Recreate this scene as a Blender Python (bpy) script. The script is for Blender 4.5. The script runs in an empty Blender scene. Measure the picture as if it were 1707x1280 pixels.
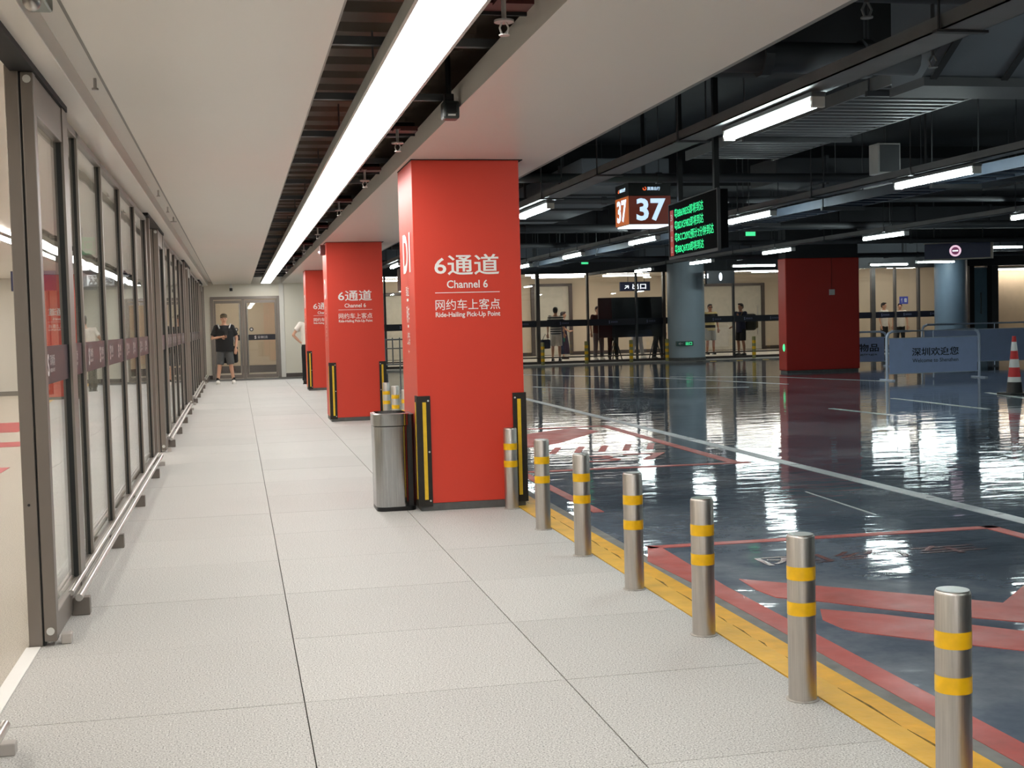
import bpy, bmesh, math, random
from mathutils import Vector, Matrix
random.seed(7)
sc = bpy.context.scene
COL = sc.collection
R_ = math.radians

# ------------------------------------------------------------------ camera, world, exposure
cam_data = bpy.data.cameras.new('camera')
cam_data.sensor_width = 36.0
cam_data.lens = 2123.7 / 1707 * 36.0
cam_data.clip_start = 0.05
cam_data.clip_end = 200
cam = bpy.data.objects.new('camera', cam_data)
COL.objects.link(cam)
_r = Vector((0.97707323, -0.21137016, -0.02550599))
_u = Vector((0.0353633, 0.04298662, 0.99844959))
_f = Vector((0.20994603, 0.97646035, -0.04947582))
cam.matrix_world = Matrix(((_r.x, _u.x, -_f.x, 0), (_r.y, _u.y, -_f.y, 0), (_r.z, _u.z, -_f.z, 1.36), (0, 0, 0, 1)))
sc.camera = cam
sc.view_settings.view_transform = 'Standard'
sc.view_settings.look = 'None'
sc.view_settings.exposure = 0.0
sc.view_settings.gamma = 1.0
sc.view_settings.use_curve_mapping = False
sc.cycles.transparent_max_bounces = 40
sc.cycles.max_bounces = 10
sc.cycles.diffuse_bounces = 4
sc.cycles.glossy_bounces = 5
sc.cycles.sample_clamp_indirect = 6.0
sc.cycles.use_denoising = True
world = bpy.data.worlds.new('world')
sc.world = world
world.use_nodes = True
world.node_tree.nodes['Background'].inputs[0].default_value = (0.03, 0.035, 0.04, 1)
world.node_tree.nodes['Background'].inputs[1].default_value = 0.3
STRIP_L = 17.2      # radiance of the walkway's continuous strip light
TUBE_L = 50.0       # radiance of the tubes over the roadway
HALL_L = 22.0      # radiance of the hall lights behind the far glass front
LEFT_L = 18.5      # radiance of the strip lights in the hall on the left

# ------------------------------------------------------------------ materials
MATS = {}
def S(r, g, b):
    f = lambda c: (c / 255 / 12.92) if c / 255 <= 0.04045 else ((c / 255 + 0.055) / 1.055) ** 2.4
    return (f(r), f(g), f(b), 1)

def mat(name, col, rough=0.6, metal=0.0, spec=0.5, var=0.06, scale=6.0, emit=0, emit_col=None, bump=0.0, bscale=40, sample=True, stretch=None, coat=0.0):
    """principled surface with a little procedural colour variation"""
    if name in MATS: return MATS[name]
    m = bpy.data.materials.new(name); m.use_nodes = True
    nt = m.node_tree; b = nt.nodes['Principled BSDF']
    tc = nt.nodes.new('ShaderNodeTexCoord'); mp = nt.nodes.new('ShaderNodeMapping')
    nt.links.new(tc.outputs['Object'], mp.inputs['Vector'])
    if stretch: mp.inputs['Scale'].default_value = stretch
    n = nt.nodes.new('ShaderNodeTexNoise'); n.inputs['Scale'].default_value = scale; n.inputs['Detail'].default_value = 3
    nt.links.new(mp.outputs['Vector'], n.inputs['Vector'])
    cr = nt.nodes.new('ShaderNodeValToRGB')
    cr.color_ramp.elements[0].position = .3; cr.color_ramp.elements[1].position = .7
    cr.color_ramp.elements[0].color = [c * (1 - var) for c in col[:3]] + [1]
    cr.color_ramp.elements[1].color = [min(1, c * (1 + var)) for c in col[:3]] + [1]
    nt.links.new(n.outputs['Fac'], cr.inputs['Fac'])
    nt.links.new(cr.outputs['Color'], b.inputs['Base Color'])
    b.inputs['Roughness'].default_value = rough; b.inputs['Metallic'].default_value = metal
    b.inputs['Specular IOR Level'].default_value = spec
    if coat: b.inputs['Coat Weight'].default_value = coat; b.inputs['Coat Roughness'].default_value = 0.05
    if emit:
        b.inputs['Emission Color'].default_value = emit_col or col
        b.inputs['Emission Strength'].default_value = emit
        if not sample: m.cycles.emission_sampling = 'NONE'
    if bump:
        n2 = nt.nodes.new('ShaderNodeTexNoise'); n2.inputs['Scale'].default_value = bscale
        nt.links.new(mp.outputs['Vector'], n2.inputs['Vector'])
        bp = nt.nodes.new('ShaderNodeBump'); bp.inputs['Strength'].default_value = bump; bp.inputs['Distance'].default_value = 0.01
        nt.links.new(n2.outputs['Fac'], bp.inputs['Height']); nt.links.new(bp.outputs['Normal'], b.inputs['Normal'])
    MATS[name] = m
    return m

def granite(name, base, dark, light, tint=0.05):
    m = bpy.data.materials.new(name); m.use_nodes = True
    nt = m.node_tree; b = nt.nodes['Principled BSDF']; L = nt.links.new
    tc = nt.nodes.new('ShaderNodeTexCoord')
    n = nt.nodes.new('ShaderNodeTexNoise'); n.inputs['Scale'].default_value = 165; n.inputs['Detail'].default_value = 3; n.inputs['Roughness'].default_value = .7
    L(tc.outputs['Object'], n.inputs['Vector'])
    cr = nt.nodes.new('ShaderNodeValToRGB'); e = cr.color_ramp.elements
    e[0].position = .37; e[0].color = dark; e[1].position = .64; e[1].color = light
    k = e.new(.46); k.color = base; k = e.new(.56); k.color = base
    L(n.outputs['Fac'], cr.inputs['Fac'])
    n2 = nt.nodes.new('ShaderNodeTexNoise'); n2.inputs['Scale'].default_value = 1.1; n2.inputs['Detail'].default_value = 3
    L(tc.outputs['Object'], n2.inputs['Vector'])
    oi = nt.nodes.new('ShaderNodeObjectInfo')
    ad = nt.nodes.new('ShaderNodeMath'); ad.operation = 'ADD'; L(n2.outputs['Fac'], ad.inputs[0]); L(oi.outputs['Random'], ad.inputs[1])
    mr = nt.nodes.new('ShaderNodeMapRange'); mr.inputs[1].default_value = .3; mr.inputs[2].default_value = 1.7
    mr.inputs[3].default_value = 1 - tint; mr.inputs[4].default_value = 1 + tint
    L(ad.outputs[0], mr.inputs[0])
    mx = nt.nodes.new('ShaderNodeVectorMath'); mx.operation = 'SCALE'
    L(cr.outputs['Color'], mx.inputs[0]); L(mr.outputs[0], mx.inputs['Scale'])
    L(mx.outputs[0], b.inputs['Base Color'])
    b.inputs['Roughness'].default_value = .62; b.inputs['Specular IOR Level'].default_value = .22
    bp = nt.nodes.new('ShaderNodeBump'); bp.inputs['Strength'].default_value = .08; bp.inputs['Distance'].default_value = .004
    L(n.outputs['Fac'], bp.inputs['Height']); L(bp.outputs['Normal'], b.inputs['Normal'])
    MATS[name] = m
    return m

def epoxy(name, c0, c1, c2, rough=.10, scale=.55, wob=1.0):
    """glossy sealed concrete: cloudy colour, faintly undulating mirror finish"""
    m = bpy.data.materials.new(name); m.use_nodes = True
    nt = m.node_tree; b = nt.nodes['Principled BSDF']; L = nt.links.new
    tc = nt.nodes.new('ShaderNodeTexCoord')
    n = nt.nodes.new('ShaderNodeTexNoise'); n.inputs['Scale'].default_value = scale; n.inputs['Detail'].default_value = 7; n.inputs['Roughness'].default_value = .68
    L(tc.outputs['Object'], n.inputs['Vector'])
    cr = nt.nodes.new('ShaderNodeValToRGB'); e = cr.color_ramp.elements
    e[0].position = .32; e[0].color = c0; e[1].position = .7; e[1].color = c2
    k = e.new(.5); k.color = c1
    L(n.outputs['Fac'], cr.inputs['Fac']); L(cr.outputs['Color'], b.inputs['Base Color'])
    b.inputs['Roughness'].default_value = rough
    b.inputs['IOR'].default_value = 1.48
    b.inputs['Specular IOR Level'].default_value = .5
    n3 = nt.nodes.new('ShaderNodeTexNoise'); n3.inputs['Scale'].default_value = 5.0; n3.inputs['Detail'].default_value = 4
    L(tc.outputs['Object'], n3.inputs['Vector'])
    mr = nt.nodes.new('ShaderNodeMapRange'); mr.inputs[3].default_value = rough * .5; mr.inputs[4].default_value = rough * 1.7
    L(n3.outputs['Fac'], mr.inputs[0]); L(mr.outputs[0], b.inputs['Roughness'])
    n2 = nt.nodes.new('ShaderNodeTexNoise'); n2.inputs['Scale'].default_value = 2.1; n2.inputs['Detail'].default_value = 3.0
    mp = nt.nodes.new('ShaderNodeMapping'); mp.inputs['Scale'].default_value = (.8, 1.9, 1)
    L(tc.outputs['Object'], mp.inputs['Vector']); L(mp.outputs['Vector'], n2.inputs['Vector'])
    bp = nt.nodes.new('ShaderNodeBump'); bp.inputs['Strength'].default_value = .23 * wob; bp.inputs['Distance'].default_value = .016
    L(n2.outputs['Fac'], bp.inputs['Height']); L(bp.outputs['Normal'], b.inputs['Normal'])
    MATS[name] = m
    return m

def glass(name, tint=(.93, .95, .94, 1), wob=.35, gain=1.0):
    """clear architectural glass: lets light straight through, mirrors by its Fresnel law"""
    m = bpy.data.materials.new(name); m.use_nodes = True
    nt = m.node_tree; L = nt.links.new
    for n in list(nt.nodes):
        if n.type == 'BSDF_PRINCIPLED': nt.nodes.remove(n)
    out = nt.nodes['Material Output']
    tr = nt.nodes.new('ShaderNodeBsdfTransparent'); tr.inputs[0].default_value = tint
    gl = nt.nodes.new('ShaderNodeBsdfGlossy'); gl.inputs['Roughness'].default_value = 0.0; gl.inputs[0].default_value = (.95, .96, .97, 1)
    fr = nt.nodes.new('ShaderNodeFresnel'); fr.inputs['IOR'].default_value = 1.5
    ge = nt.nodes.new('ShaderNodeNewGeometry'); io = nt.nodes.new('ShaderNodeMapRange'); io.inputs[3].default_value = 1.5; io.inputs[4].default_value = 1 / 1.5
    L(ge.outputs['Backfacing'], io.inputs[0]); L(io.outputs[0], fr.inputs['IOR'])      # same reflectance on both faces of the thin pane
    mx = nt.nodes.new('ShaderNodeMixShader')
    tc = nt.nodes.new('ShaderNodeTexCoord')
    n2 = nt.nodes.new('ShaderNodeTexNoise'); n2.inputs['Scale'].default_value = 1.3; n2.inputs['Detail'].default_value = 1
    L(tc.outputs['Object'], n2.inputs['Vector'])
    bp = nt.nodes.new('ShaderNodeBump'); bp.inputs['Strength'].default_value = wob; bp.inputs['Distance'].default_value = .004
    L(n2.outputs['Fac'], bp.inputs['Height']); L(bp.outputs['Normal'], gl.inputs['Normal'])
    L(fr.outputs[0], mx.inputs[0]); L(tr.outputs[0], mx.inputs[1]); L(gl.outputs[0], mx.inputs[2])
    L(mx.outputs[0], out.inputs['Surface'])
    MATS[name] = m
    return m

def brushed(name, col, rough=.28, stretch=(60, 60, 1.2)):
    return mat(name, col, rough=rough, metal=1.0, var=.10, scale=5, bump=.05, bscale=12, stretch=stretch)

M_gran = granite('granite_grey', S(192, 190, 186), S(104, 103, 102), S(232, 231, 228))
M_joint = mat('joint_dark', S(92, 90, 88), .8)
M_hallfloor = granite('granite_warm', S(190, 182, 170), S(140, 134, 124), S(212, 204, 192))
M_road = epoxy('epoxy_slate', S(72, 82, 95), S(106, 117, 131), S(158, 165, 172), rough=.05)
M_redpaint = epoxy('epoxy_red_paint', S(160, 66, 58), S(180, 74, 66), S(192, 86, 76), rough=.34, scale=3, wob=0)
M_whitepaint = epoxy('epoxy_white_paint', S(172, 176, 182), S(188, 192, 196), S(200, 202, 206), rough=.30, scale=3, wob=0)
M_yellow = mat('yellow_kerb_paint', S(230, 172, 22), .45, var=.14, scale=9, bump=.2, bscale=30)
M_yellow2 = mat('yellow_kerb_paint_pale', S(228, 178, 62), .5, var=.12, scale=7, bump=.25, bscale=30)
M_crack = mat('crack_grime', S(120, 92, 30), .8, var=.5, scale=25)
M_ceilpanel = mat('ceiling_panel_white', S(232, 226, 218), .32, var=.015, scale=.6)
M_soffit = mat('soffit_panel_grey', S(226, 220, 213), .34, var=.015, scale=.6)
M_trimgrey = mat('trim_grey_aluminium', S(140, 136, 130), .4, metal=.5)
M_wallbeige = mat('wall_panel_beige', S(214, 208, 193), .5, var=.02, scale=.8)
M_wallwhite = mat('wall_panel_white', S(214, 210, 202), .5, var=.02, scale=.8)
M_wallwarm = mat('wall_panel_warm', S(206, 190, 166), .55, var=.03, scale=.7)
M_dark = mat('dark_painted_concrete', S(42, 43, 45), .85, var=.15, scale=2)
M_dark2 = mat('dark_painted_steel', S(56, 57, 60), .6, var=.1, scale=3)
M_darkest = mat('black_paint', S(20, 20, 22), .7)
M_deck = mat('dark_metal_deck', S(122, 109, 97), .5, metal=.2, var=.2, scale=2)
M_tray = mat('tray_galvanised_grey', S(104, 106, 108), .5, metal=.3, var=.1, scale=4)
M_tray2 = mat('tray_blue_grey', S(66, 76, 90), .45, metal=.4, var=.12, scale=6)
M_duct = mat('duct_insulation_grey', S(84, 88, 94), .55, var=.12, scale=1.5)
M_redpipe = mat('pipe_red_brown', S(92, 44, 40), .5, var=.1)
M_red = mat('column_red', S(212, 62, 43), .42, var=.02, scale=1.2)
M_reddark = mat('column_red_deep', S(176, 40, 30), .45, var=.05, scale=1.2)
M_plinth = mat('plinth_dark_grey', S(92, 92, 90), .6, var=.2, scale=12)
M_white = mat('white_print', S(238, 236, 232), .6, var=.01)
M_rubber = mat('rubber_black', S(34, 30, 26), .75, var=.2, scale=20, bump=.3, bscale=120)
M_reflyellow = mat('reflective_yellow', S(226, 184, 40), .4, var=.06, scale=30)
M_tapeyellow = mat('tape_yellow', S(236, 184, 14), .35, var=.10, scale=22)
M_steel = brushed('brushed_steel', S(196, 190, 184), .38)
M_steeltop = mat('steel_cap', S(188, 184, 180), .3, metal=1.0)
M_bin = brushed('bin_steel', S(178, 178, 178), .2, stretch=(30, 30, .8))
M_chrome = mat('chrome_tube', S(214, 212, 208), .34, metal=1.0)
M_frame = mat('frame_taupe_metal', S(126, 118, 111), .38, metal=.35, var=.05, scale=3)
M_framedk = mat('frame_dark_metal', S(84, 76, 72), .4, metal=.35)  # darker metal for baseboards, far mullions and inner door frames
M_stop = mat('door_stop_pale', S(176, 170, 164), .4)
M_satin = mat('satin_nickel', S(206, 200, 196), .35, metal=.3)
M_seal = mat('black_seal', S(20, 22, 22), .5)
M_glass = glass('clear_glass')
M_glassfar = glass('clear_glass_facade', tint=(.96, .97, .97, 1), wob=.08)
M_band = mat('dark_vinyl_band', S(58, 47, 54), .35)
M_banddk = mat('navy_vinyl_band', S(18, 18, 30), .35)
M_logowhite = mat('logo_pale', S(214, 208, 206), .5)
M_plastic_w = mat('plastic_white', S(206, 206, 202), .4)
M_plastic_d = mat('plastic_charcoal', S(52, 56, 54), .35)
M_black = mat('plastic_black', S(16, 16, 17), .35)
M_cctv = mat('cctv_grey_green', S(132, 140, 134), .3)
M_strip = mat('strip_diffuser', (1, .97, .92, 1), .5, var=0, emit=STRIP_L, emit_col=(1, .978, .942, 1))
M_tube = mat('tube_lamp_cool', (.9, 1, 1, 1), .5, var=0, emit=TUBE_L, emit_col=(.86, 1, .98, 1))
M_hallstrip = mat('hall_strip_lamp', (1, .98, .94, 1), .5, var=0, emit=HALL_L, emit_col=(1, .95, .87, 1))
M_leftstrip = mat('left_hall_strip_lamp', (1, .98, .94, 1), .5, var=0, emit=LEFT_L, emit_col=(1, .955, .89, 1))
M_signblue = mat('sign_navy', S(36, 44, 78), .4)
M_led_g = mat('led_green', (0, .8, .3, 1), .5, var=0, emit=1.0, emit_col=(.012, .80, .27, 1), sample=False)
M_led_w = mat('led_white_blue', (.7, .85, 1, 1), .5, var=0, emit=.95, emit_col=(.56, .78, 1.0, 1), sample=False)
M_led_o = mat('led_orange', (1, .2, .05, 1), .5, var=0, emit=1.0, emit_col=(1.0, .13, .03, 1), sample=False)
M_led_face = mat('led_brown_face', S(70, 30, 24), .4, var=.05, emit=1.0, emit_col=S(72, 30, 22), sample=False)
M_led_side = mat('led_orange_face', S(120, 60, 24), .4, var=.05, emit=1.0, emit_col=S(150, 74, 30), sample=False)
M_led_red = mat('led_red_strip', S(150, 40, 30), .4, var=.05, emit=.5, emit_col=S(150, 44, 34), sample=False)
M_glow_w = mat('glow_white', (1, 1, 1, 1), .5, var=0, emit=1.2, emit_col=(.86, .92, 1, 1))
M_glow_pink = mat('glow_pink', (1, .8, .9, 1), .5, var=0, emit=.9, emit_col=(.95, .62, .78, 1), sample=False)
M_exit = mat('exit_green', (.1, .9, .4, 1), .5, var=0, emit=1.0, emit_col=(.07, .85, .32, 1), sample=False)
M_greycol = mat('column_blue_grey', S(168, 184, 194), .45, var=.04, scale=1.5)
M_barrier = mat('barrier_panel_blue', S(170, 190, 232), .5, var=.03)
M_barframe = mat('barrier_frame_pale', S(196, 210, 232), .4, metal=.2)
M_bartext = mat('barrier_lettering', S(36, 40, 62), .6)
M_conered = mat('cone_red', S(190, 36, 38), .5)
M_conewhite = mat('cone_white', S(214, 214, 212), .5)
M_screen = mat('board_black', S(9, 10, 13), .3)
M_skin = mat('skin', S(196, 150, 124), .55, var=.04)
M_skin2 = mat('skin_tan', S(162, 116, 92), .55, var=.04)
M_hair = mat('hair_black', S(24, 20, 18), .6, bump=.4, bscale=90)
M_lips = mat('lips', S(150, 84, 76), .5)
M_eye = mat('eye_dark', S(24, 20, 18), .3)

# ------------------------------------------------------------------ builders
ORG = {}
def obj(name, mesh, parent=None, local=False):
    o = bpy.data.objects.new(name, mesh); COL.objects.link(o)
    if parent: o.parent = parent
    ORG[o.name] = ORG[parent.name] if parent else Vector((0, 0, 0))
    return o

def thing(name, label, cat, loc=(0, 0, 0), rz=0, group=None, kind=None):
    o = bpy.data.objects.new(name, None); COL.objects.link(o)
    o.empty_display_size = .1
    o.location = loc; o.rotation_euler = (0, 0, rz)
    tag(o, label, cat, group, kind); ORG[o.name] = Vector(loc)
    return o

def tag(o, label=None, cat=None, group=None, kind=None):
    if label: o['label'] = label
    if cat: o['category'] = cat
    if group: o['group'] = group
    if kind: o['kind'] = kind
    return o

def struct(name, parent=None):
    o = bpy.data.objects.new(name, None); COL.objects.link(o)
    o['kind'] = 'structure'; ORG[o.name] = Vector((0, 0, 0))
    return o

class MB:
    """collects simple solids into one mesh; box sizes are given as min and max corners"""
    def __init__(s): s.bm = bmesh.new(); s.mi = 0
    def _new(s, verts, faces):
        vs = [s.bm.verts.new(v) for v in verts]
        fs = []
        for f in faces:
            try: q = s.bm.faces.new([vs[i] for i in f]); q.material_index = s.mi; fs.append(q)
            except ValueError: pass
        return vs, fs
    def m(s, i): s.mi = i; return s
    def box(s, x0, x1, y0, y1, z0, z1, bev=0):
        vs, fs = s._new([(x0, y0, z0), (x1, y0, z0), (x1, y1, z0), (x0, y1, z0), (x0, y0, z1), (x1, y0, z1), (x1, y1, z1), (x0, y1, z1)],
                        [(3, 2, 1, 0), (4, 5, 6, 7), (0, 1, 5, 4), (1, 2, 6, 5), (2, 3, 7, 6), (3, 0, 4, 7)])
        if bev:
            es = list({e for f in fs for e in f.edges})
            bmesh.ops.bevel(s.bm, geom=es, offset=bev, segments=2, affect='EDGES', profile=.5, material=s.mi)
        return s
    def prism(s, poly, z0, z1):
        n = len(poly)
        a = sum(poly[i][0] * poly[(i + 1) % n][1] - poly[(i + 1) % n][0] * poly[i][1] for i in range(n))
        if a < 0: poly = poly[::-1]
        s._new([(x, y, z0) for x, y in poly] + [(x, y, z1) for x, y in poly],
               [tuple(range(n))[::-1], tuple(range(n, 2 * n))] + [(i, (i + 1) % n, n + (i + 1) % n, n + i) for i in range(n)])
        return s
    def prism_x(s, poly, x0, x1):
        n = len(poly)      # poly of (y, z)
        a = sum(poly[i][0] * poly[(i + 1) % n][1] - poly[(i + 1) % n][0] * poly[i][1] for i in range(n))
        if a < 0: poly = poly[::-1]
        s._new([(x0, y, z) for y, z in poly] + [(x1, y, z) for y, z in poly],
               [tuple(range(n))[::-1], tuple(range(n, 2 * n))] + [(i, (i + 1) % n, n + (i + 1) % n, n + i) for i in range(n)])
        return s
    def tube(s, pts, rad, seg=10, cap=True):
        """rings along a polyline; rad a number, or a list of numbers or (ru, rv)"""
        pts = [Vector(p) for p in pts]
        rs = rad if isinstance(rad, (list, tuple)) else [rad] * len(pts)
        rings = []
        d0 = (pts[1] - pts[0]).normalized()
        ref = Vector((1, 0, 0)) if abs(d0.x) < .9 else Vector((0, 1, 0))
        for i, p in enumerate(pts):
            a = (pts[i] - pts[i - 1]).normalized() if i > 0 else None
            b = (pts[i + 1] - pts[i]).normalized() if i < len(pts) - 1 else None
            t = ((a or b) + (b or a)).normalized()
            u = (ref - t * ref.dot(t)).normalized(); v = t.cross(u)
            r = rs[i]; ru, rv = r if isinstance(r, (tuple, list)) else (r, r)
            rings.append([p + u * ru * math.cos(2 * math.pi * k / seg) + v * rv * math.sin(2 * math.pi * k / seg) for k in range(seg)])
        n = len(rings)
        fs = [(i * seg + k, i * seg + (k + 1) % seg, (i + 1) * seg + (k + 1) % seg, (i + 1) * seg + k) for i in range(n - 1) for k in range(seg)]
        if cap: fs += [tuple(range(seg))[::-1], tuple(range((n - 1) * seg, n * seg))]
        s._new([q for r in rings for q in r], fs)
        return s
    def lathe(s, prof, c=(0, 0), seg=24, cap=True):
        return s.tube([(c[0], c[1], z) for r, z in prof], [r for r, z in prof], seg, cap)
    def ball(s, c, r, seg=12, rings=8):
        rx, ry, rz = r if isinstance(r, (tuple, list)) else (r, r, r)
        vs = [(c[0], c[1], c[2] - rz)]
        for i in range(1, rings):
            t = -math.pi / 2 + math.pi * i / rings
            for k in range(seg):
                a = 2 * math.pi * k / seg
                vs.append((c[0] + rx * math.cos(t) * math.cos(a), c[1] + ry * math.cos(t) * math.sin(a), c[2] + rz * math.sin(t)))
        vs.append((c[0], c[1], c[2] + rz)); top = len(vs) - 1
        fs = [(0, 1 + (k + 1) % seg, 1 + k) for k in range(seg)]
        for i in range(rings - 2):
            b = 1 + i * seg
            fs += [(b + k, b + (k + 1) % seg, b + seg + (k + 1) % seg, b + seg + k) for k in range(seg)]
        b = 1 + (rings - 2) * seg
        fs += [(b + k, b + (k + 1) % seg, top) for k in range(seg)]
        s._new(vs, fs); return s
    def mesh(s, name, mats, shift=None, smooth=False):
        if shift: bmesh.ops.translate(s.bm, verts=s.bm.verts, vec=-shift)
        me = bpy.data.meshes.new(name)
        s.bm.to_mesh(me); s.bm.free()
        for m in (mats if isinstance(mats, (list, tuple)) else [mats]): me.materials.append(m)
        if smooth:
            me.polygons.foreach_set('use_smooth', [True] * len(me.polygons))
            me.set_sharp_from_angle(angle=R_(40))
        return me
    def build(s, name, mats, parent=None, world=True, smooth=False):
        sh = ORG[parent.name] if (parent and world and ORG[parent.name].length > 0) else None
        return obj(name, s.mesh(name, mats, sh, smooth), parent)

def copy_tree(o, parent=None):
    c = o.copy(); COL.objects.link(c)
    if parent: c.parent = parent
    ORG[c.name] = ORG[o.name]
    for ch in list(o.children): copy_tree(ch, c)
    return c

def inst(src, name, parent, loc):
    """another object sharing the mesh of src"""
    c = bpy.data.objects.new(name, src.data); COL.objects.link(c)
    c.parent = parent; c.location = loc; ORG[c.name] = Vector(loc)
    return c

_tcache = {}
def lettering(body, w, h, bold=0.0):
    """flat letter shapes fitted into a w x h box, centred, in the XY plane"""
    key = (body, bold)
    if key not in _tcache:
        cu = bpy.data.curves.new('lettering', 'FONT'); cu.body = body; cu.offset = bold; cu.resolution_u = 3
        o = bpy.data.objects.new('lettering', cu); COL.objects.link(o)
        dg = bpy.context.evaluated_depsgraph_get(); dg.update()
        me = bpy.data.meshes.new_from_object(o.evaluated_get(dg))
        _tcache[key] = ([tuple(v.co) for v in me.vertices], [tuple(p.vertices) for p in me.polygons])
        bpy.data.objects.remove(o); bpy.data.curves.remove(cu); bpy.data.meshes.remove(me)
    vs, fs = _tcache[key]
    x0 = min(v[0] for v in vs); x1 = max(v[0] for v in vs); y0 = min(v[1] for v in vs); y1 = max(v[1] for v in vs)
    sx = w / (x1 - x0); sy = h / (y1 - y0)
    return [((v[0] - (x0 + x1) / 2) * sx, (v[1] - (y0 + y1) / 2) * sy) for v in vs], fs

def put_text(mb, body, w, h, c, right, up, bold=0.0):
    vs, fs = lettering(body, w, h, bold)
    c, r, u = Vector(c), Vector(right), Vector(up)
    mb._new([c + r * x + u * y for x, y in vs], fs)
    return mb

X, Y, Z = Vector((1, 0, 0)), Vector((0, 1, 0)), Vector((0, 0, 1))

# ------------------------------------------------------------------ floors
CEIL_Z = 2.53
END_Y = 35.05
fl = struct('floor')
MB().box(-.93, 1.975, -12, END_Y, -.25, -.012).build('floor_bed', M_joint, fl)
SLAB = .9617; Y0 = 4.6161 - 3 * SLAB
for (xa, xb) in ((-.925, .1948), (.1948, 1.1717), (1.1717, 1.972)):
    src = None
    for i in range(33):
        y = Y0 + i * SLAB
        if y + SLAB > END_Y: break
        if src is None:
            src = MB().box(xa + .0022, xb - .0022, -SLAB / 2 + .0016, SLAB / 2 - .0016, -.03, 0).build('granite_slab', M_gran, fl)
            src.location = (0, y + SLAB / 2, 0)
        else:
            inst(src, 'granite_slab', fl, (0, y + SLAB / 2, random.uniform(-.0008, .0)))
# behind the camera the paving simply carries on
MB().box(-.925, 1.972, -6, Y0 - .004, -.03, -.001).build('granite_apron', M_gran, fl)
hf = struct('floor_hall')
MB().box(-9, -.93, -12, END_Y, -.25, 0).build('hall_paving', M_hallfloor, hf)
MB().box(-.935, -.875, 4.36, 5.77, 0, .004).build('threshold_strip', M_white, hf)
MB().box(-.935, -.875, 13.25, 14.6, 0, .004).build('threshold_strip', M_white, hf)
# red lane markings on the hall floor
for poly in ([(-4.4, 16.2), (-2.6, 16.2), (-2.6, 16.9), (-4.4, 16.9)], [(-4.6, 18.6), (-3.0, 18.6), (-3.0, 20.6), (-3.6, 20.6), (-3.6, 19.1), (-4.6, 19.1)],
             [(-3.2, 13.2), (-2.3, 13.2), (-2.3, 13.7), (-3.2, 13.7)]):
    MB().prism(poly, 0, .003).build('red_floor_marking', mat('hall_red_marking', S(190, 78, 84), .4), hf)

# kerb: two yellow bands with a broken joint between them, then a grey strip
kb = struct('kerb_walkway')
MB().box(1.976, 2.085, -12, END_Y, -.2, .001).build('kerb_stone', M_yellow2, kb)
bm_ = MB()
y = 2.0
while y < 12:
    L_ = random.uniform(.08, .5)
    bm_.prism([(2.083 + random.uniform(-.004, .002), y), (2.092 + random.uniform(-.002, .004), y + L_ * .5), (2.086, y + L_)], 0, .002)
    y += L_ + random.uniform(.02, .25)
bm_.build('kerb_crack', M_crack, kb)
MB().box(2.175, 2.245, -12, END_Y, -.2, -.0005).build('gutter_strip', mat('gutter_grey', S(126, 126, 124), .7, var=.2, scale=8), kb)
MB().box(2.085, 2.175, -12, END_Y, -.2, .0005).build('kerb_band', M_yellow, kb)

road = struct('road')
MB().box(2.245, 32, -12, 36.2, -.25, -.002).build('road_surface', M_road, road)
rz0, rz1 = -.002, .001
def line(pts, w, m, name):
    """painted strip along a polyline on the roadway"""
    P = [Vector((p[0], p[1], 0)) for p in pts]
    b = MB()
    for a, c in zip(P[:-1], P[1:]):
        d = (c - a).normalized(); n = Vector((-d.y, d.x, 0)) * w / 2
        q = [a - n, c - n, c + n, a + n]
        b.prism([(v.x, v.y) for v in q], rz0, rz1)
    return b.build(name, m, road)
line([(4.88, -11), (4.88, 35.5)], .12, M_whitepaint, 'white_lane_line')
for a in ([(5.9, 25.4), (7.1, 23.2)], [(6.9, 31.5), (9.3, 27.0), (10.4, 23.0)], [(9.6, 27.5), (11.4, 25.9), (12.4, 22.6)],
          [(8.24, 16.75), (8.36, 15.2)], [(9.99, 18.2), (9.93, 15.5)], [(4.21, 9.0), (4.15, 7.8)], [(11.9, 18.6), (11.6, 17.2), (11.2, 15.4)], [(7.7, 23.1), (9.4, 22.5)]):
    line(a, .09 if a[0][0] > 5 else .012, M_whitepaint, 'white_bay_line')
# red pick-up bay nearest the camera
MB().prism([(2.24, -3), (2.24, 4.97), (2.23, 6.13), (2.20, 6.75), (2.35, 7.2), (2.41, 7.11), (2.385, 6.54), (2.36, 5.96), (2.36, -3)], rz0, rz1).build('red_bay_line', M_redpaint, road)
line([(2.34, 7.155), (4.6, 7.095)], .085, M_redpaint, 'red_bay_line')
line([(4.55, 7.14), (4.55, -3)], .09, M_redpaint, 'red_bay_line')
MB().prism([(2.49, 6.13), (2.80, 5.84), (3.21, 5.45), (3.42, 5.23), (3.72, 5.52), (4.1, 5.5), (3.6, 5.02), (3.29, 4.88), (3.02, 5.12), (2.85, 5.29), (2.65, 5.53), (2.49, 5.67), (2.47, 5.86)], rz0, rz1).build('red_bay_emblem', M_redpaint, road)
MB().prism([(2.58, 5.38), (2.80, 5.19), (3.20, 4.74), (3.6, 4.35), (3.4, 4.1), (3.01, 4.47), (2.75, 4.72), (2.55, 4.93), (2.51, 5.01), (2.5, 5.19)], rz0, rz1).build('red_bay_emblem', M_redpaint, road)
tb = MB()
put_text(tb, '网约车', 1.35, .24, (3.45, 6.52, rz1), (1, 0, 0), (0, 1, 0))
tb.build('red_bay_lettering', epoxy('epoxy_red_worn', S(112, 84, 86), S(124, 84, 84), S(140, 82, 78), rough=.2, scale=6, wob=0), road)
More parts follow.
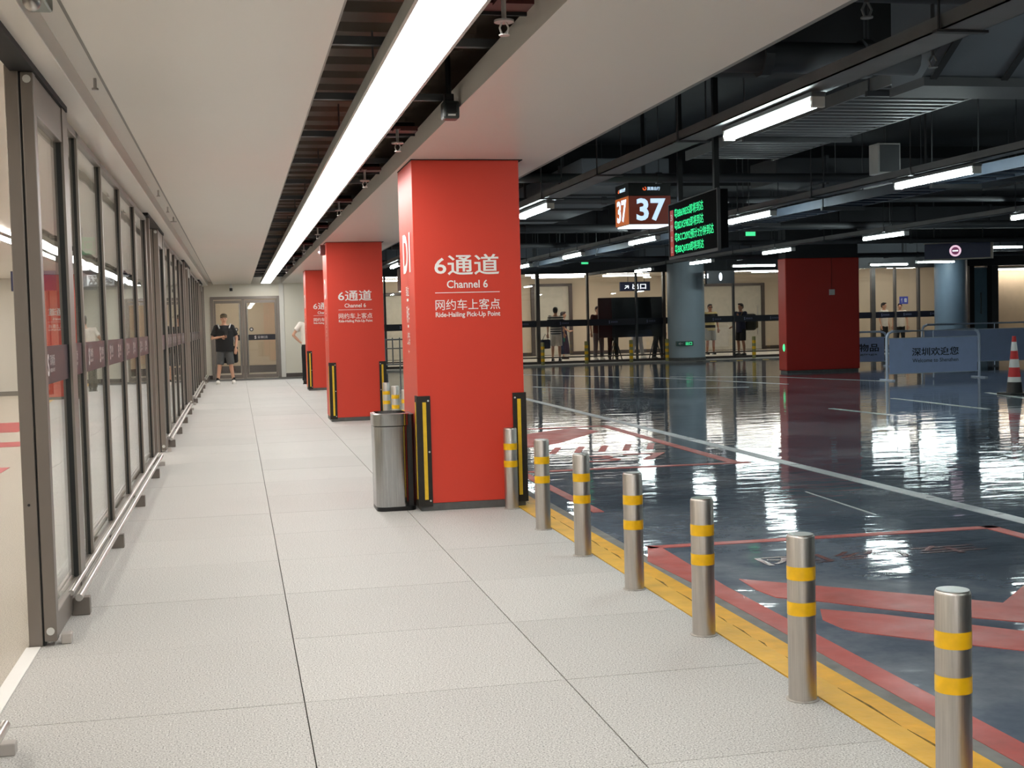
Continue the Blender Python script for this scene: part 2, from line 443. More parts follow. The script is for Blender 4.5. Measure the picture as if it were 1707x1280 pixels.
# the next bay further on
line([(2.45, 11.13), (4.6, 11.02)], .09, M_redpaint, 'red_bay_line')
line([(4.47, 11.05), (4.52, 15.6)], .11, M_redpaint, 'red_bay_line')
line([(2.4, 15.55), (4.55, 15.55)], .10, M_redpaint, 'red_bay_line')
line([(2.45, 8.6), (2.45, 15.5)], .08, M_redpaint, 'red_bay_line')
MB().prism([(2.9, 13.4), (3.37, 14.86), (4.08, 15.45), (4.21, 15.03), (4.25, 14.83), (3.44, 13.62), (3.08, 13.30)], rz0, rz1).build('red_bay_emblem', M_redpaint, road)
for i in range(5):
    line([(3.1 + i * .26, 12.55), (3.3 + i * .26, 13.1)], .07, M_redpaint, 'red_bay_hatch')
tb = MB(); put_text(tb, '37', .95, .55, (3.7, 11.9, rz1), (1, 0, 0), (0, 1, 0)); tb.build('red_bay_lettering', M_redpaint, road)

# far pavement in front of the glass front, and its interior
fp = struct('pavement_far')
MB().box(2.2, 32, 36.2, 37.55, -.25, .03).build('pavement_slab', M_gran, fp)
MB().box(2.2, 32, 36.12, 36.2, -.25, .032).build('pavement_edge', M_trimgrey, fp)
for i in range(9):
    q = 13.3 + i * .42
    MB().prism([(q, 35.75), (q + .2, 35.75), (q + .34, 36.1), (q + .14, 36.1)], rz0, rz1).build('hazard_stripe', M_reflyellow if i % 2 else M_darkest, road)
ff = struct('floor_far')
MB().box(-.9, 32, 37.55, 47, -.25, .005).build('far_paving', M_hallfloor, ff)

# ------------------------------------------------------------------ ceilings
cl = struct('ceiling')
MB().box(-.575, .43, -12, END_Y, CEIL_Z, CEIL_Z + .10).build('ceiling_panel', M_ceilpanel, cl)
MB().box(-.577, -.565, -12, END_Y, CEIL_Z - .002, CEIL_Z + .11).build('panel_edge', M_trimgrey, cl)
MB().box(.424, .432, -12, END_Y, CEIL_Z - .001, CEIL_Z + .101).build('panel_edge', M_trimgrey, cl)
cs = struct('ceiling_soffit')
MB().box(1.232, 2.30, -12, END_Y, CEIL_Z, CEIL_Z + .13).build('soffit_panel', M_soffit, cs)
MB().box(2.30, 2.335, -12, END_Y, CEIL_Z + .004, CEIL_Z + .05).build('soffit_edge_profile', M_trimgrey, cs)
# recess above the strip light: ribbed metal deck
cr_ = struct('ceiling_recess')
MB().box(-1.0, 2.3, -12, END_Y, 3.12, 3.2).build('deck_sheet', M_deck, cr_)
src = None
for i in range(76):
    y = 1.5 + i * .45
    if src is None:
        src = MB().prism_x([(-.16, 3.12), (-.11, 3.0), (.11, 3.0), (.16, 3.12)], .2, 1.4).build('deck_rib', M_deck, cr_); src.location = (0, y, 0)
    else: inst(src, 'deck_rib', cr_, (0, y, 0))
src = None
for i in range(22):      # carrier rails of the hung ceiling
    y = 3.2 + i * 1.5
    if src is None:
        src = MB().box(.2, 1.5, -.02, .02, 2.70, 2.74).build('carrier_rail', M_tray, cr_); src.location = (0, y, 0)
    else: inst(src, 'carrier_rail', cr_, (0, y, 0))
cr_ = struct('ceiling_road')
MB().box(2.3, 32, -12, 37.4, 3.9, 4.1).build('road_slab', M_dark, cr_)
cr_ = struct('ceiling_downstand')
MB().box(2.29, 2.31, -12, 36, CEIL_Z + .13, 3.9).build('downstand', M_dark, cr_)
cr_ = struct('ceiling_beams')
src = None
for y in (9.5, 18.5, 27.5, 35.5):
    if src is None:
        src = MB().box(2.3, 32, -.4, .4, 3.3, 3.9).build('ceiling_beam', M_dark, cr_); src.location = (0, y, 0)
    else: inst(src, 'ceiling_beam', cr_, (0, y, 0))
ch = struct('ceiling_hall')
MB().box(-9, -1.0, -12, END_Y, 2.56, 2.7).build('hall_ceiling_panel', M_ceilpanel, ch)
cf = struct('ceiling_far')
MB().box(-.9, 32, 37.62, 47, 2.95, 3.1).build('far_ceiling_panel', M_ceilpanel, cf)
MB().box(-.9, 32, 37.42, 37.66, 2.76, 3.9).build('far_bulkhead', M_dark2, cf)

# ------------------------------------------------------------------ walls that close the place
w = struct('wall_back')
MB().box(-.86, -.66, END_Y, END_Y + .2, 0, 2.75).build('wall_panel', M_wallbeige, w)
MB().box(-.66, 1.16, END_Y, END_Y + .2, 2.2, 2.75).build('wall_panel', M_wallbeige, w)
MB().box(1.16, 1.28, END_Y - .03, END_Y + .2, 0, 2.75).build('wall_pilaster', M_wallwhite, w)
MB().box(1.284, 2.35, END_Y, END_Y + .2, 0, 2.75).build('wall_panel', M_wallbeige, w)
MB().box(2.35, 2.45, END_Y, 47, 0, 2.95).build('wall_return', M_wallbeige, w)
b = struct('baseboard_back')
MB().box(-.86, -.66, END_Y - .015, END_Y, 0, .10).box(1.28, 2.35, END_Y - .015, END_Y, 0, .10).build('baseboard', M_framedk, b)
w = struct('wall_room_behind')
MB().box(-1.2, 2.35, 39.2, 39.4, .22, 2.95).build('wall_panel', M_wallwarm, w)
MB().box(-1.2, 2.35, 39.17, 39.4, 0, .22).build('wall_base', M_framedk, w)
MB().box(-1.2, -1.1, END_Y + .2, 39.2, 0, 2.95).build('wall_side', M_wallwarm, w)
MB().box(-1.2, 2.45, END_Y + .2, 39.4, 2.75, 2.95).build('wall_cap', M_ceilpanel, w)
MB().box(-1.2, 2.35, END_Y + .0, 39.2, -.25, 0).build('room_floor', M_hallfloor, w)
w = struct('wall_left')
MB().box(-9.1, -8.9, -12, END_Y, 0, 2.7).build('wall_panel', M_wallwhite, w)
w = struct('wall_left_cross')
MB().box(-9, -4.0, 29.5, 29.7, 0, 2.7).build('wall_panel', M_wallwhite, w)
MB().box(-4.05, -4.0, 29.48, 29.72, 0, 2.7).build('wall_corner', M_trimgrey, w)
w2 = struct('wall_left_end')
MB().box(-9, -1.0, END_Y, END_Y + .2, 0, 2.7).build('wall_panel', M_wallbeige, w2)
MB().box(-8.9, -4.0, 29.485, 29.5, 0, .1).build('baseboard', M_trimgrey, w)
w = struct('wall_hall_rear')
MB().box(-9, -1, -12.2, -12, 0, 2.7).build('wall_panel', M_wallwhite, w)
w = struct('wall_far')
MB().box(2.4, 24.4, 47, 47.2, 0, 2.95).build('wall_panel', M_wallwarm, w)
MB().box(2.4, 24.4, 46.97, 47, 0, .14).build('wall_base', M_framedk, w)
w = struct('wall_far_right')
MB().box(24.4, 32, 38.3, 38.5, 0, 2.95).build('wall_panel', mat('wall_panel_peach', S(214, 190, 158), .55, var=.03), w)
MB().box(24.4, 32, 38.27, 38.3, 0, .12).build('wall_base', M_framedk, w)
w = struct('wall_far_inner')
MB().box(21.6, 27.5, 42.6, 42.8, 0, 2.95).build('wall_panel', M_wallwarm, w)
MB().box(21.6, 27.5, 42.57, 42.6, 0, .14).build('wall_base', M_framedk, w)
w = struct('wall_right')
MB().box(32, 32.2, -12, 47, 0, 4.1).build('wall_side', M_dark, w)
w = struct('wall_rear_road')
MB().box(2.2, 32, -12.2, -12, 0, 4.1).build('wall_rear', M_greycol, w)
w = struct('wall_rear')
MB().box(-.93, 2.2, -12.2, -12, 0, 3.1).build('wall_rear', M_wallwhite, w)

# ------------------------------------------------------------------ strip light over the walkway
sl = thing('strip_light', 'long continuous white strip light running down the walkway ceiling', 'light', (.80, 0, CEIL_Z))
MB().box(.685, .93, -11.5, 34.6, CEIL_Z - .006, CEIL_Z).build('diffuser', M_strip, sl)
MB().box(.67, .685, -11.5, 34.6, CEIL_Z - .008, CEIL_Z + .06).box(.93, .945, -11.5, 34.6, CEIL_Z - .008, CEIL_Z + .06).build('side_profile', M_plastic_w, sl)
MB().box(.685, .93, -11.5, 34.6, CEIL_Z + .045, CEIL_Z + .06).build('back_tray', M_tray, sl)
for i in range(14): MB().tube([(.8, 2.4 + i * 2.4, CEIL_Z + .06), (.8, 2.4 + i * 2.4, 3.0)], .006, 6).build('hanger_rod', M_tray, sl)

# ------------------------------------------------------------------ glass screen along the walkway
GX = -.85
def glass_unit(n, ya, yb, mull, near=True, band=True):
    """a length of the glazed screen: end posts, mullions, panes, rails on brackets"""
    r = struct('window_%d' % n)
    if near:
        # sliding leaf parked at the near end: two taupe stiles with a dark slot between
        MB().box(-.925, -.868, ya, ya + .07, 0, 2.5, .004).build('stile', M_frame, r)
        MB().box(-.868, -.860, ya + .012, ya + .07, 0, 2.5).build('slot_seal', M_seal, r)
        MB().box(-.860, -.808, ya, ya + .07, .02, 2.47, .004).build('stile', M_frame, r)
        MB().tube([(-.834, ya - .004, .065), (-.834, ya + .002, .065)], .017, 12).build('floor_bolt_cap', M_plastic_w, r)
        MB().tube([(-.834, ya - .004, 2.44), (-.834, ya + .002, 2.44)], .017, 12).build('floor_bolt_cap', M_plastic_w, r)
        MB().box(-.855, -.812, ya + .07, mull[0], .02, .13, .004).build('bottom_rail', M_frame, r)
        MB().box(-.855, -.812, ya + .07, mull[0], 2.30, 2.47, .004).build('top_rail', M_frame, r)
        MB().box(-.838, -.830, ya + .07, mull[0], .13, 2.30).build('pane', M_glass, r)
        MB().box(-.862, -.850, mull[0] - .15, mull[0] + .03, .02, 2.47).box(-.818, -.806, mull[0] - .15, mull[0] + .03, .02, 2.47).build('leaf_stile', M_frame, r)
        MB().box(-.850, -.818, mull[0] - .152, mull[0] + .032, .02, 2.47).build('leaf_seal', M_seal, r)
        MB().box(-.795, -.752, ya + .02, ya + .075, 0, .045, .004).build('door_stop', M_stop, r)
        MB().tube([(-.90, ya - .002, .62), (-.90, ya + .002, .62)], .006, 8).build('key_hole', M_seal, r)
    for i, y in enumerate(mull):
        wide = i in (0, len(mull) - 1)
        a, c = (.045, .05) if wide else (.022, .028)
        MB().box(GX - .030, GX - .018, y - a, y + c, .06, 2.47).box(GX + .008, GX + .020, y - a, y + c, .06, 2.47).build('mullion', M_frame, r)
        MB().box(GX - .018, GX + .008, y - a + .004, y + c - .004, .06, 2.47).build('mullion_seal', M_seal, r)
    MB().box(GX - .03, GX + .02, mull[0] + .05, mull[-1], .06, .11, .004).build('bottom_rail', M_frame, r)
    MB().box(GX - .03, GX + .02, mull[0] + .05, mull[-1], 2.43, 2.47, .004).build('top_rail', M_frame, r)
    for a, c in zip(mull[:-1], mull[1:]):
        MB().box(GX - .01, GX, a + .05, c - .025, .11, 2.43).build('pane', M_glass, r)
    spans = ([(ya + .07, mull[0] - .045)] if near else []) + [(a + .052, c - .027) for a, c in zip(mull[:-1], mull[1:])]
    if band:
        for k, (a, c) in enumerate(spans):
            xx = GX + .004 if k or not near else -.827
            p = MB().box(xx - .001, xx + .001, a, c, 1.13, 1.30).build('manifestation_band', M_band, r)
            t = MB(); q = a + .14 if (c - a) < 1 else a + .25
            while q < c - .2:
                put_text(t, 'S', .05, .10, (xx + .003, q, 1.215), (0, 1, 0), (0, 0, 1), .03)
                put_text(t, '深圳机场', .15, .05, (xx + .003, q + .13, 1.235), (0, 1, 0), (0, 0, 1))
                put_text(t, 'SHENZHEN AIRPORT', .15, .016, (xx + .003, q + .13, 1.19), (0, 1, 0), (0, 0, 1))
                q += .62
            if len(t.bm.verts): t.build('band_lettering', M_logowhite, p)
            else: t.bm.free()
    # twin chrome rails on low brackets, both sides of the glass
    ra = ya + .52 if near else ya
    for sx, xx in ((1, GX + .075), (-1, GX - .095)):
        MB().tube([(xx, ra, .10), (xx, yb - .05, .10)], .018, 10).build('kick_rail', M_chrome, r, smooth=True)
        MB().tube([(xx - .035 * sx, ra, .125), (xx - .035 * sx, yb - .05, .125)], .014, 10).build('kick_rail', M_chrome, r, smooth=True)
        y = ra + .1; src = None
        while y < yb:
            if src is None:
                src = MB().box(xx - .045, xx + .04, -.03, .03, 0, .085, .003).build('rail_bracket', M_frame, r); src.location = (0, y, 0)
            else: inst(src, 'rail_bracket', r, (0, y, 0))
            y += 1.9
    # far end post
    MB().box(-.925, -.868, yb - .07, yb, 0, 2.5, .004).build('stile', M_frame, r)
    MB().box(-.855, -.808, yb - .07, yb, 0, 2.47, .004).build('stile', M_frame, r)
    MB().box(-.80, -.745, yb - .06, yb - .01, 0, .04, .004).build('door_stop', M_stop, r)
    return r
def ms(a): return [a + 1.06, a + 1.70, a + 2.98, a + 4.36, a + 5.80, a + 7.20]
glass_unit(1, -2.6, 4.36, [-1.5, -.2, 1.2, 2.6, 3.8], near=False, band=False)
glass_unit(2, 5.78, 13.22, ms(5.78))
glass_unit(3, 14.62, 22.05, ms(14.62))
glass_unit(4, 23.45, 30.9, ms(23.45))
glass_unit(5, 32.3, 34.95, [33.3, 34.4])
tr = struct('trim_1')      # header casing above the screen, door track, slot above
MB().box(-1.02, -.70, -12, END_Y, 2.50, 2.80, .004).build('header_casing', M_ceilpanel, tr)
MB().box(-.70, -.575, -12, END_Y, 2.60, 2.64).build('slot_cover', M_ceilpanel, tr)
for a, c in ((-3, 6.85), (12.9, 15.7), (21.7, 24.5), (30.5, 33.3)):
    MB().box(-.90, -.80, a, c, 2.472, 2.502).build('door_track', M_darkest, tr)

# ------------------------------------------------------------------ glazed double door in the end wall
r = thing('room_fill_light', 'added white batten lighting the small room behind the glazed double door', 'light', (.3, 37.5, 2.7))  # unseen batten added to brighten the room behind the door
MB().box(-.6, 1.2, 37.4, 37.6, 2.64, 2.675).build('diffuser', M_hallstrip, r)
MB().box(-.63, 1.23, 37.38, 37.62, 2.675, 2.695).build('housing', M_plastic_w, r)
MB().tube([(.3, 37.5, 2.695), (.3, 37.5, 2.75)], .02, 8).build('stem', M_plastic_w, r)
d = struct('door_1')
DY = END_Y - .01
MB().box(-.66, -.58, DY - .03, DY + .1, 0, 2.2, .004).box(1.08, 1.16, DY - .03, DY + .1, 0, 2.2, .004).box(-.58, 1.08, DY - .03, DY + .1, 2.12, 2.2, .004).box(.16, .235, DY - .02, DY + .1, 0, 2.12, .004).build('door_frame', M_frame, d)
for a, c in ((-.575, .155), (.24, 1.075)):
    MB().box(a, a + .05, DY, DY + .05, .01, 2.1).box(c - .05, c, DY, DY + .05, .01, 2.1).box(a + .05, c - .05, DY, DY + .05, 2.02, 2.1).box(a + .05, c - .05, DY, DY + .05, .01, .10).build('door_leaf', M_frame, d)
    MB().box(a + .05, c - .05, DY + .02, DY + .03, .10, 2.02).build('pane', M_glassfar, d)
    p = MB().box(a + .05, c - .05, DY + .012, DY + .018, 1.02, 1.17).build('manifestation_band', M_banddk, d)
    t = MB(); mx_ = (a + c) / 2
    put_text(t, '深圳机场', .26, .075, (mx_ + .03, DY + .009, 1.095), (1, 0, 0), (0, 0, 1)); put_text(t, 'S', .05, .085, (mx_ - .16, DY + .009, 1.095), (1, 0, 0), (0, 0, 1), .03)
    t.build('band_lettering', M_logowhite, p)
    hx = c - .06 if a < 0 else a + .06
    MB().tube([(hx, DY - .05, .14), (hx, DY - .05, 2.0)], .014, 8).tube([(hx, DY - .05, .4), (hx, DY + .01, .4)], .01, 6).tube([(hx, DY - .05, 1.8), (hx, DY + .01, 1.8)], .01, 6).build('pull_handle', M_steeltop, d)
    sx = c - .16 if a < 0 else a + .16
    s_ = MB().tube([(sx, DY + .010, 1.31), (sx, DY + .016, 1.31)], .055, 20).build('push_sticker', M_plastic_d, d)
    MB().tube([(sx, DY + .007, 1.31), (sx, DY + .012, 1.31)], .028, 16).build('sticker_centre', M_logowhite, s_)

# ------------------------------------------------------------------ red columns along the kerb
def pick_up_column(x0, y0, label, first=True):
    W, D = .785, .775
    x1, y1 = x0 + W, y0 + D
    r = thing('red_column', label, 'column', (x0 + W / 2, y0 + D / 2, 0), group='red columns along the walkway', kind='thing')
    MB().box(x0, x1, y0, y1, .055, CEIL_Z - .006, .004).build('shaft', M_red, r)
    MB().box(x0 + .006, x1 - .006, y0 + .006, y1 - .006, 0, .055).build('plinth', M_plinth, r)
    MB().box(x0 - .002, x1 + .03, y0 - .002, y1, CEIL_Z - .006, CEIL_Z).build('shadow_gap', M_darkest, r)
    yf = y0 - .0025; cx = x0 + .385
    for nm, body, w_, h_, z, bo in (('channel_number', '6通道', .475, .15, 1.775, .012), ('channel_caption', 'Channel 6', .30, .057, 1.635, .014),
                                ('service_name', '网约车上客点', .475, .078, 1.488, .003), ('service_caption', 'Ride-Hailing Pick-Up Point', .475, .046, 1.412, .016)):
        t = MB(); put_text(t, body, w_, h_, (cx, yf, z), (1, 0, 0), (0, 0, 1), bo); t.build(nm, M_white, r)
    MB().box(cx - .237, cx + .237, yf - .0005, y0, 1.572, 1.577).build('divider_line', M_white, r)
    xf = x0 - .0025
    t = MB(); put_text(t, 'D1', .40, .29, (xf, y0 + .37, 1.88), (0, -1, 0), (0, 0, 1), .03); t.build('bay_code', M_white, r)
    for body, w_, h_, z in (('到达', .16, .075, 1.60), ('一', .10, .02, 1.535), ('网约车', .15, .13, 1.43), ('一', .07, .02, 1.34), ('上客点', .15, .10, 1.25), ('←', .08, .03, 1.15)):
        t = MB(); put_text(t, body, w_, h_, (xf, y0 + .38, z), (0, -1, 0), (0, 0, 1), .01); t.build('side_notice', M_white, r)
    # rubber corner guards with a yellow reflector, screwed on
    for k, (cx_, sx) in enumerate(((x0, 1), (x1, -1))):
        g = MB()
        e = cx_ - .012 * sx
        g.prism([(e, y0 - .012), (cx_ + .088 * sx, y0 - .012), (cx_ + .088 * sx, y0), (cx_, y0), (cx_, y0 + .088), (e, y0 + .088)], .035, .835)
        gd = g.build('corner_guard', M_rubber, r)
        a = cx_ + .043 * sx
        MB().box(a - .013, a + .013, y0 - .016, y0 - .011, .085, .79).build('reflector_strip', M_reflyellow, gd)
        MB().box(e - .004 * sx if sx > 0 else e, e if sx > 0 else e - .004 * sx, y0 + .03, y0 + .056, .085, .79).build('reflector_strip', M_reflyellow, gd)
        for z in (.075, .43, .80):
            c_ = cx_ + .072 * sx
            MB().tube([(c_, y0 - .016, z), (c_, y0 - .010, z)], .007, 8).build('screw', M_plastic_w, gd)
    return r
pick_up_column(1.26, 9.10, 'nearest red channel 6 column, standing behind the steel waste bin')
c2 = pick_up_column(1.27, 18.10, 'second red channel 6 column down the walkway')
pick_up_column(1.45, 27.10, 'furthest red channel 6 column, half hidden by the second one')
a_ = thing('alarm_beacon', 'small dark red alarm box fixed high on the second red column', 'alarm', (1.262, 18.3, 2.42))
MB().box(1.20, 1.268, 18.25, 18.36, 2.36, 2.50, .006).build('housing', M_redpipe, a_)
MB().ball((1.19, 18.3, 2.40), .02, 10, 6).build('beacon_lens', M_glow_pink, a_, smooth=True)

# ------------------------------------------------------------------ steel bollards
def bollard():
    r = thing('bollard', '', 'bollard', (0, 0, 0))
    MB().lathe([(.049, 0), (.049, .578), (.0465, .584), (.044, .586)], seg=32).build('post', M_steel, r, smooth=True)
    MB().lathe([(.0445, .5855), (.0445, .588)], seg=32).build('cap', M_steeltop, r)
    for z in (.430, .305):
        MB().lathe([(.0502, z), (.0502, z + .047)], seg=32, cap=False).build('reflective_band', M_tapeyellow, r, smooth=True)
    MB().lathe([(.058, .0), (.058, .003), (.049, .005)], seg=24, cap=False).build('mortar_collar', mat('mortar_pale', S(168, 163, 156), .85, var=.2, scale=40), r)
    return r
proto = bollard()
ords = ['first', 'second', 'third', 'fourth', 'fifth', 'sixth', 'seventh']
for k in range(7):
    o = proto if k == 0 else copy_tree(proto)
    o.location = (1.91, 3.158 + k * .9731, 0)
    o['group'] = 'steel bollards along the yellow kerb'
    o['label'] = ['nearest steel bollard with yellow bands, cut off by the bottom edge', 'second nearest steel bollard, cement smear round its foot', 'third steel bollard from the nearest along the yellow kerb',
                  'fourth steel bollard from the nearest, middle of the kerb row', 'fifth steel bollard from the nearest along the yellow kerb', 'sixth steel bollard, one before the nearest red column',
                  'steel bollard touching the right front corner of the nearest red column'][k]
    o['category'] = 'bollard'
for k, y in enumerate((13.87, 14.84, 15.815, 16.79)):
    o = copy_tree(proto); o.location = (1.91, y, 0); o['category'] = 'bollard'
    o['label'] = ['steel bollard mostly hidden by the nearest red column', 'steel bollard right of the three above the waste bin', 'steel bollard in the middle of the three above the waste bin', 'steel bollard left of the three above the waste bin'][k]
    o['group'] = 'steel bollards along the yellow kerb'
def far_bollard(x, y, label):
    r = thing('bollard', label, 'bollard', (x, y, .03), group='yellow banded bollards before the far glass front')
    MB().lathe([(.055, 0), (.055, .66), (.045, .67)], seg=14).build('post', mat('bollard_olive', S(150, 146, 92), .4, metal=.3), r, world=False, smooth=True)
    for z in (.46, .28, .10):
        MB().lathe([(.057, z), (.057, z + .09)], seg=14, cap=False).build('reflective_band', M_tapeyellow, r, world=False)
for x, l in ((8.82, 'far bollard in front of the man in a striped shirt'), (10.16, 'far bollard just right of the woman in a navy dress'), (11.55, 'far bollard before the left half of the black board'),
             (12.68, 'far bollard before the right half of the black board'), (15.48, 'far bollard before the man with a backpack'), (16.75, 'far bollard standing close to the big red column'), (5.2, 'far bollard seen between the two nearest red columns')):
    far_bollard(x, 36.6, l)

# ------------------------------------------------------------------ steel waste bin
wb = thing('waste_bin', 'brushed steel waste bin with a black back, beside the nearest red column', 'bin', (1.09, 9.36, 0))
def rrect(x0, x1, y0, y1, r, seg=6):
    pts = []
    for cx_, cy_, a0 in ((x1 - r, y1 - r, 0), (x0 + r, y1 - r, 90), (x0 + r, y0 + r, 180), (x1 - r, y0 + r, 270)):
        for k in range(seg + 1):
            a = R_(a0 + 90 * k / seg); pts.append((cx_ + r * math.cos(a), cy_ + r * math.sin(a)))
    return pts
MB().prism(rrect(.955, 1.205, 9.19, 9.53, .07), .03, .615).build('body', M_bin, wb, smooth=True)
MB().prism(rrect(.957, 1.243, 9.185, 9.535, .06), 0, .03).build('base', M_black, wb, smooth=True)
MB().prism([(1.19, 9.215), (1.225, 9.215), (1.243, 9.235), (1.243, 9.51), (1.225, 9.53), (1.19, 9.53)], .03, .70).build('back_panel', M_black, wb)
ring = MB(); o_ = rrect(.950, 1.212, 9.182, 9.535, .072); i_ = rrect(.972, 1.190, 9.204, 9.513, .055); n = len(o_)
ring._new([(x, y, .622) for x, y in o_] + [(x, y, .706) for x, y in o_] + [(x, y, .712) for x, y in i_] + [(x, y, .65) for x, y in i_],
          [(k + a * n, (k + 1) % n + a * n, (k + 1) % n + (a + 1) * n, k + (a + 1) * n) for a in range(3) for k in range(n)])
ring.build('lid_ring', M_bin, wb, smooth=True)
MB().prism(rrect(.958, 1.202, 9.193, 9.526, .068), .614, .623).build('lid_gap', M_black, wb, smooth=True)
MB().prism(rrect(.972, 1.190, 9.204, 9.513, .055), .645, .66).build('flap', M_plastic_d, wb, smooth=True)

# ------------------------------------------------------------------ ceiling fittings over the walkway
for k, y in enumerate((5.0, 8.41, 10.6, 13.3, 16.8, 20.3, 23.8, 27.3)):
    r = thing('sprinkler', ['chrome sprinkler hanging from the first red crossbar right of the strip light', 'chrome sprinkler just above the top left of the nearest red column', 'third chrome sprinkler along the strip light recess', 'fourth chrome sprinkler along the strip light recess',
              'fifth chrome sprinkler along the strip light recess', 'sixth chrome sprinkler along the strip light recess', 'seventh chrome sprinkler along the strip light recess', 'eighth and smallest chrome sprinkler of the strip light recess'][k], 'sprinkler', (1.08, y, 2.52), group='sprinklers beside the strip light')
    MB().tube([(0, 0, .03), (0, 0, .12)], .010, 8).build('stem', M_satin, r, world=False)
    MB().tube([(0, 0, .022), (0, 0, .030)], .040, 16).build('escutcheon', M_satin, r, world=False)
    MB().tube([(-.005, 0, .03), (-.018, 0, .0), (-.010, 0, -.025)], .004, 6).tube([(.005, 0, .03), (.018, 0, .0), (.010, 0, -.025)], .004, 6).build('yoke', M_satin, r, world=False)
    MB().tube([(0, 0, -.03), (0, 0, -.026)], .022, 12).build('deflector', M_satin, r, world=False)
    cbar = thing('recess_crossbar', ['dark red crossbar', 'dark red crossbar'][0] + ' carrying the ' + ['first', 'second', 'third', 'fourth', 'fifth', 'sixth', 'seventh', 'eighth'][k] + ' sprinkler beside the strip light', 'crossbar', (1.08, y + .06, 2.6), group='crossbars beside the strip light')
    MB().box(-.135, .152, .05, .19, .045, .075).build('channel', M_redpipe, cbar, world=False)
    MB().box(-.135, .152, .185, .20, .03, .12).build('black_angle', M_darkest, cbar, world=False)
    MB().tube([(0, .1, .075), (0, .1, .38)], .012, 8).build('drop_rod', M_darkest, cbar, world=False)
    MB().box(-.02, .02, -.09, .06, .035, .05).build('sprinkler_arm', M_redpipe, cbar, world=False)
sn = thing('hanging_sensor', 'dark square camera sensor hanging on a black rod beside the strip light', 'camera', (1.18, 6.9, 2.5))
MB().tube([(1.175, 6.92, 2.57), (1.175, 6.92, 3.0)], .016, 8).build('rod', M_black, sn)
MB().box(1.15, 1.20, 6.89, 6.95, 2.555, 2.60, .004).build('bracket', M_black, sn)
MB().box(1.135, 1.225, 6.86, 6.96, 2.462, 2.558, .012).build('housing', M_plastic_d, sn)
MB().box(1.15, 1.208, 6.852, 6.862, 2.492, 2.545, .003).build('face_plate', M_black, sn)
MB().box(1.16, 1.20, 6.849, 6.861, 2.476, 2.484).build('badge', M_plastic_w, sn)
cc = thing('dome_camera', 'grey green surveillance camera on the casing above the glass screen, top left', 'camera', (-.655, 4.78, 2.5))
MB().box(-.70, -.615, 4.70, 4.98, 2.53, 2.60, .01).build('housing', M_cctv, cc)
MB().ball((-.655, 4.74, 2.515), (.032, .032, .036), 14, 8).build('lens_dome', M_steeltop, cc, smooth=True)
MB().box(-.68, -.63, 4.8, 4.9, 2.58, 2.60).build('mount', M_cctv, cc)
for k, y in enumerate((6.6, 11.8, 13.4, 14.6)):
    r = thing('slot_sprinkler', ['small dark sprinkler in the slot above the nearest glass panes', 'second small sprinkler along the slot above the glass screen', 'third small sprinkler along the slot above the glass screen', 'grey round detector at the far end of the slot sprinklers'][k], 'sprinkler', (-.635, y, 2.5), group='small sprinklers above the glass screen')
    MB().tube([(0, 0, .10), (0, 0, .05)], .008, 8).build('stem', M_satin, r, world=False)
    MB().tube([(0, 0, .042), (0, 0, .052)], .016 if k < 3 else .035, 12).build('plate', M_satin, r, world=False)
cz = thing('wall_camera', 'small white bullet camera hanging above the glazed double door', 'camera', (-.1, 34.9, 2.42))
MB().box(-.13, -.07, 34.86, 34.94, 2.46, 2.53, .004).build('mount', M_plastic_w, cz)
MB().box(-.14, -.06, 34.8, 34.95, 2.38, 2.47, .008).build('housing', M_plastic_w, cz)
MB().box(-.14, -.06, 34.78, 34.81, 2.34, 2.42, .006).build('lens_hood', M_black, cz)

# ------------------------------------------------------------------ services over the roadway
def tube_lamp(x, y, z, label, ax='y', L_=1.3, group='tube lamps over the roadway'):
    r = thing('tube_lamp', label, 'light', (x, y, z), group=group)
    h = L_ / 2
    def bx(u0, u1, v0, v1, z0, z1):
        return (v0, v1, u0, u1, z0, z1) if ax == 'y' else (u0, u1, v0, v1, z0, z1)
    MB().box(*bx(-h - .03, h + .03, -.045, .045, .035, .064), .006).build('housing', M_tray, r, world=False)
    for s_ in (-1, 1):
        q0, q1 = sorted((s_ * h, s_ * (h + .03)))
        MB().box(*bx(q0, q1, -.04, .04, -.025, .036), .004).build('end_cap', M_plastic_w, r, world=False)
    for o2 in (-.024, .024):
        p0, p1 = ((o2, -h, .004), (o2, h, .004)) if ax == 'y' else ((-h, o2, .004), (h, o2, .004))
        MB().tube([p0, p1], .021, 8).build('lamp_tube', M_tube, r, world=False, smooth=True)
    if ax == 'x':
        for q in (-h * .8, h * .8): MB().tube([(q, 0, .06), (q, 0, 3.9 - z)], .006, 6).build('hanger_rod', M_dark2, r, world=False)
    return r
NUM = ['first', 'second', 'third', 'fourth', 'fifth', 'sixth', 'seventh']
for k in range(-1, 5):
    if k == 2: continue
    tube_lamp(3.27, 7.43 + 6.3 * k, 2.55, {-1: 'white tube lamp out of view behind the photographer', 0: 'largest and nearest white tube lamp over the roadway', 1: 'white tube lamp just right of the nearest red column top',
              3: 'white tube lamp seen between the two nearest red columns', 4: 'last tube lamp of the tray nearest the walkway'}[k])
for k in range(-1, 6):
    tube_lamp(6.27, 10.6 + 4.25 * k, 2.55, ['tube lamp before the first visible one on the middle tray', 'nearest visible tube lamp on the middle tray, right of the pale box', 'middle tray tube lamp right of the green arrivals screen', 'middle tray tube lamp left of the green arrivals screen',
              'fourth tube lamp along the middle tray, under the 37 sign', 'fifth tube lamp along the middle tray', 'sixth tube lamp along the middle tray'][k + 1])
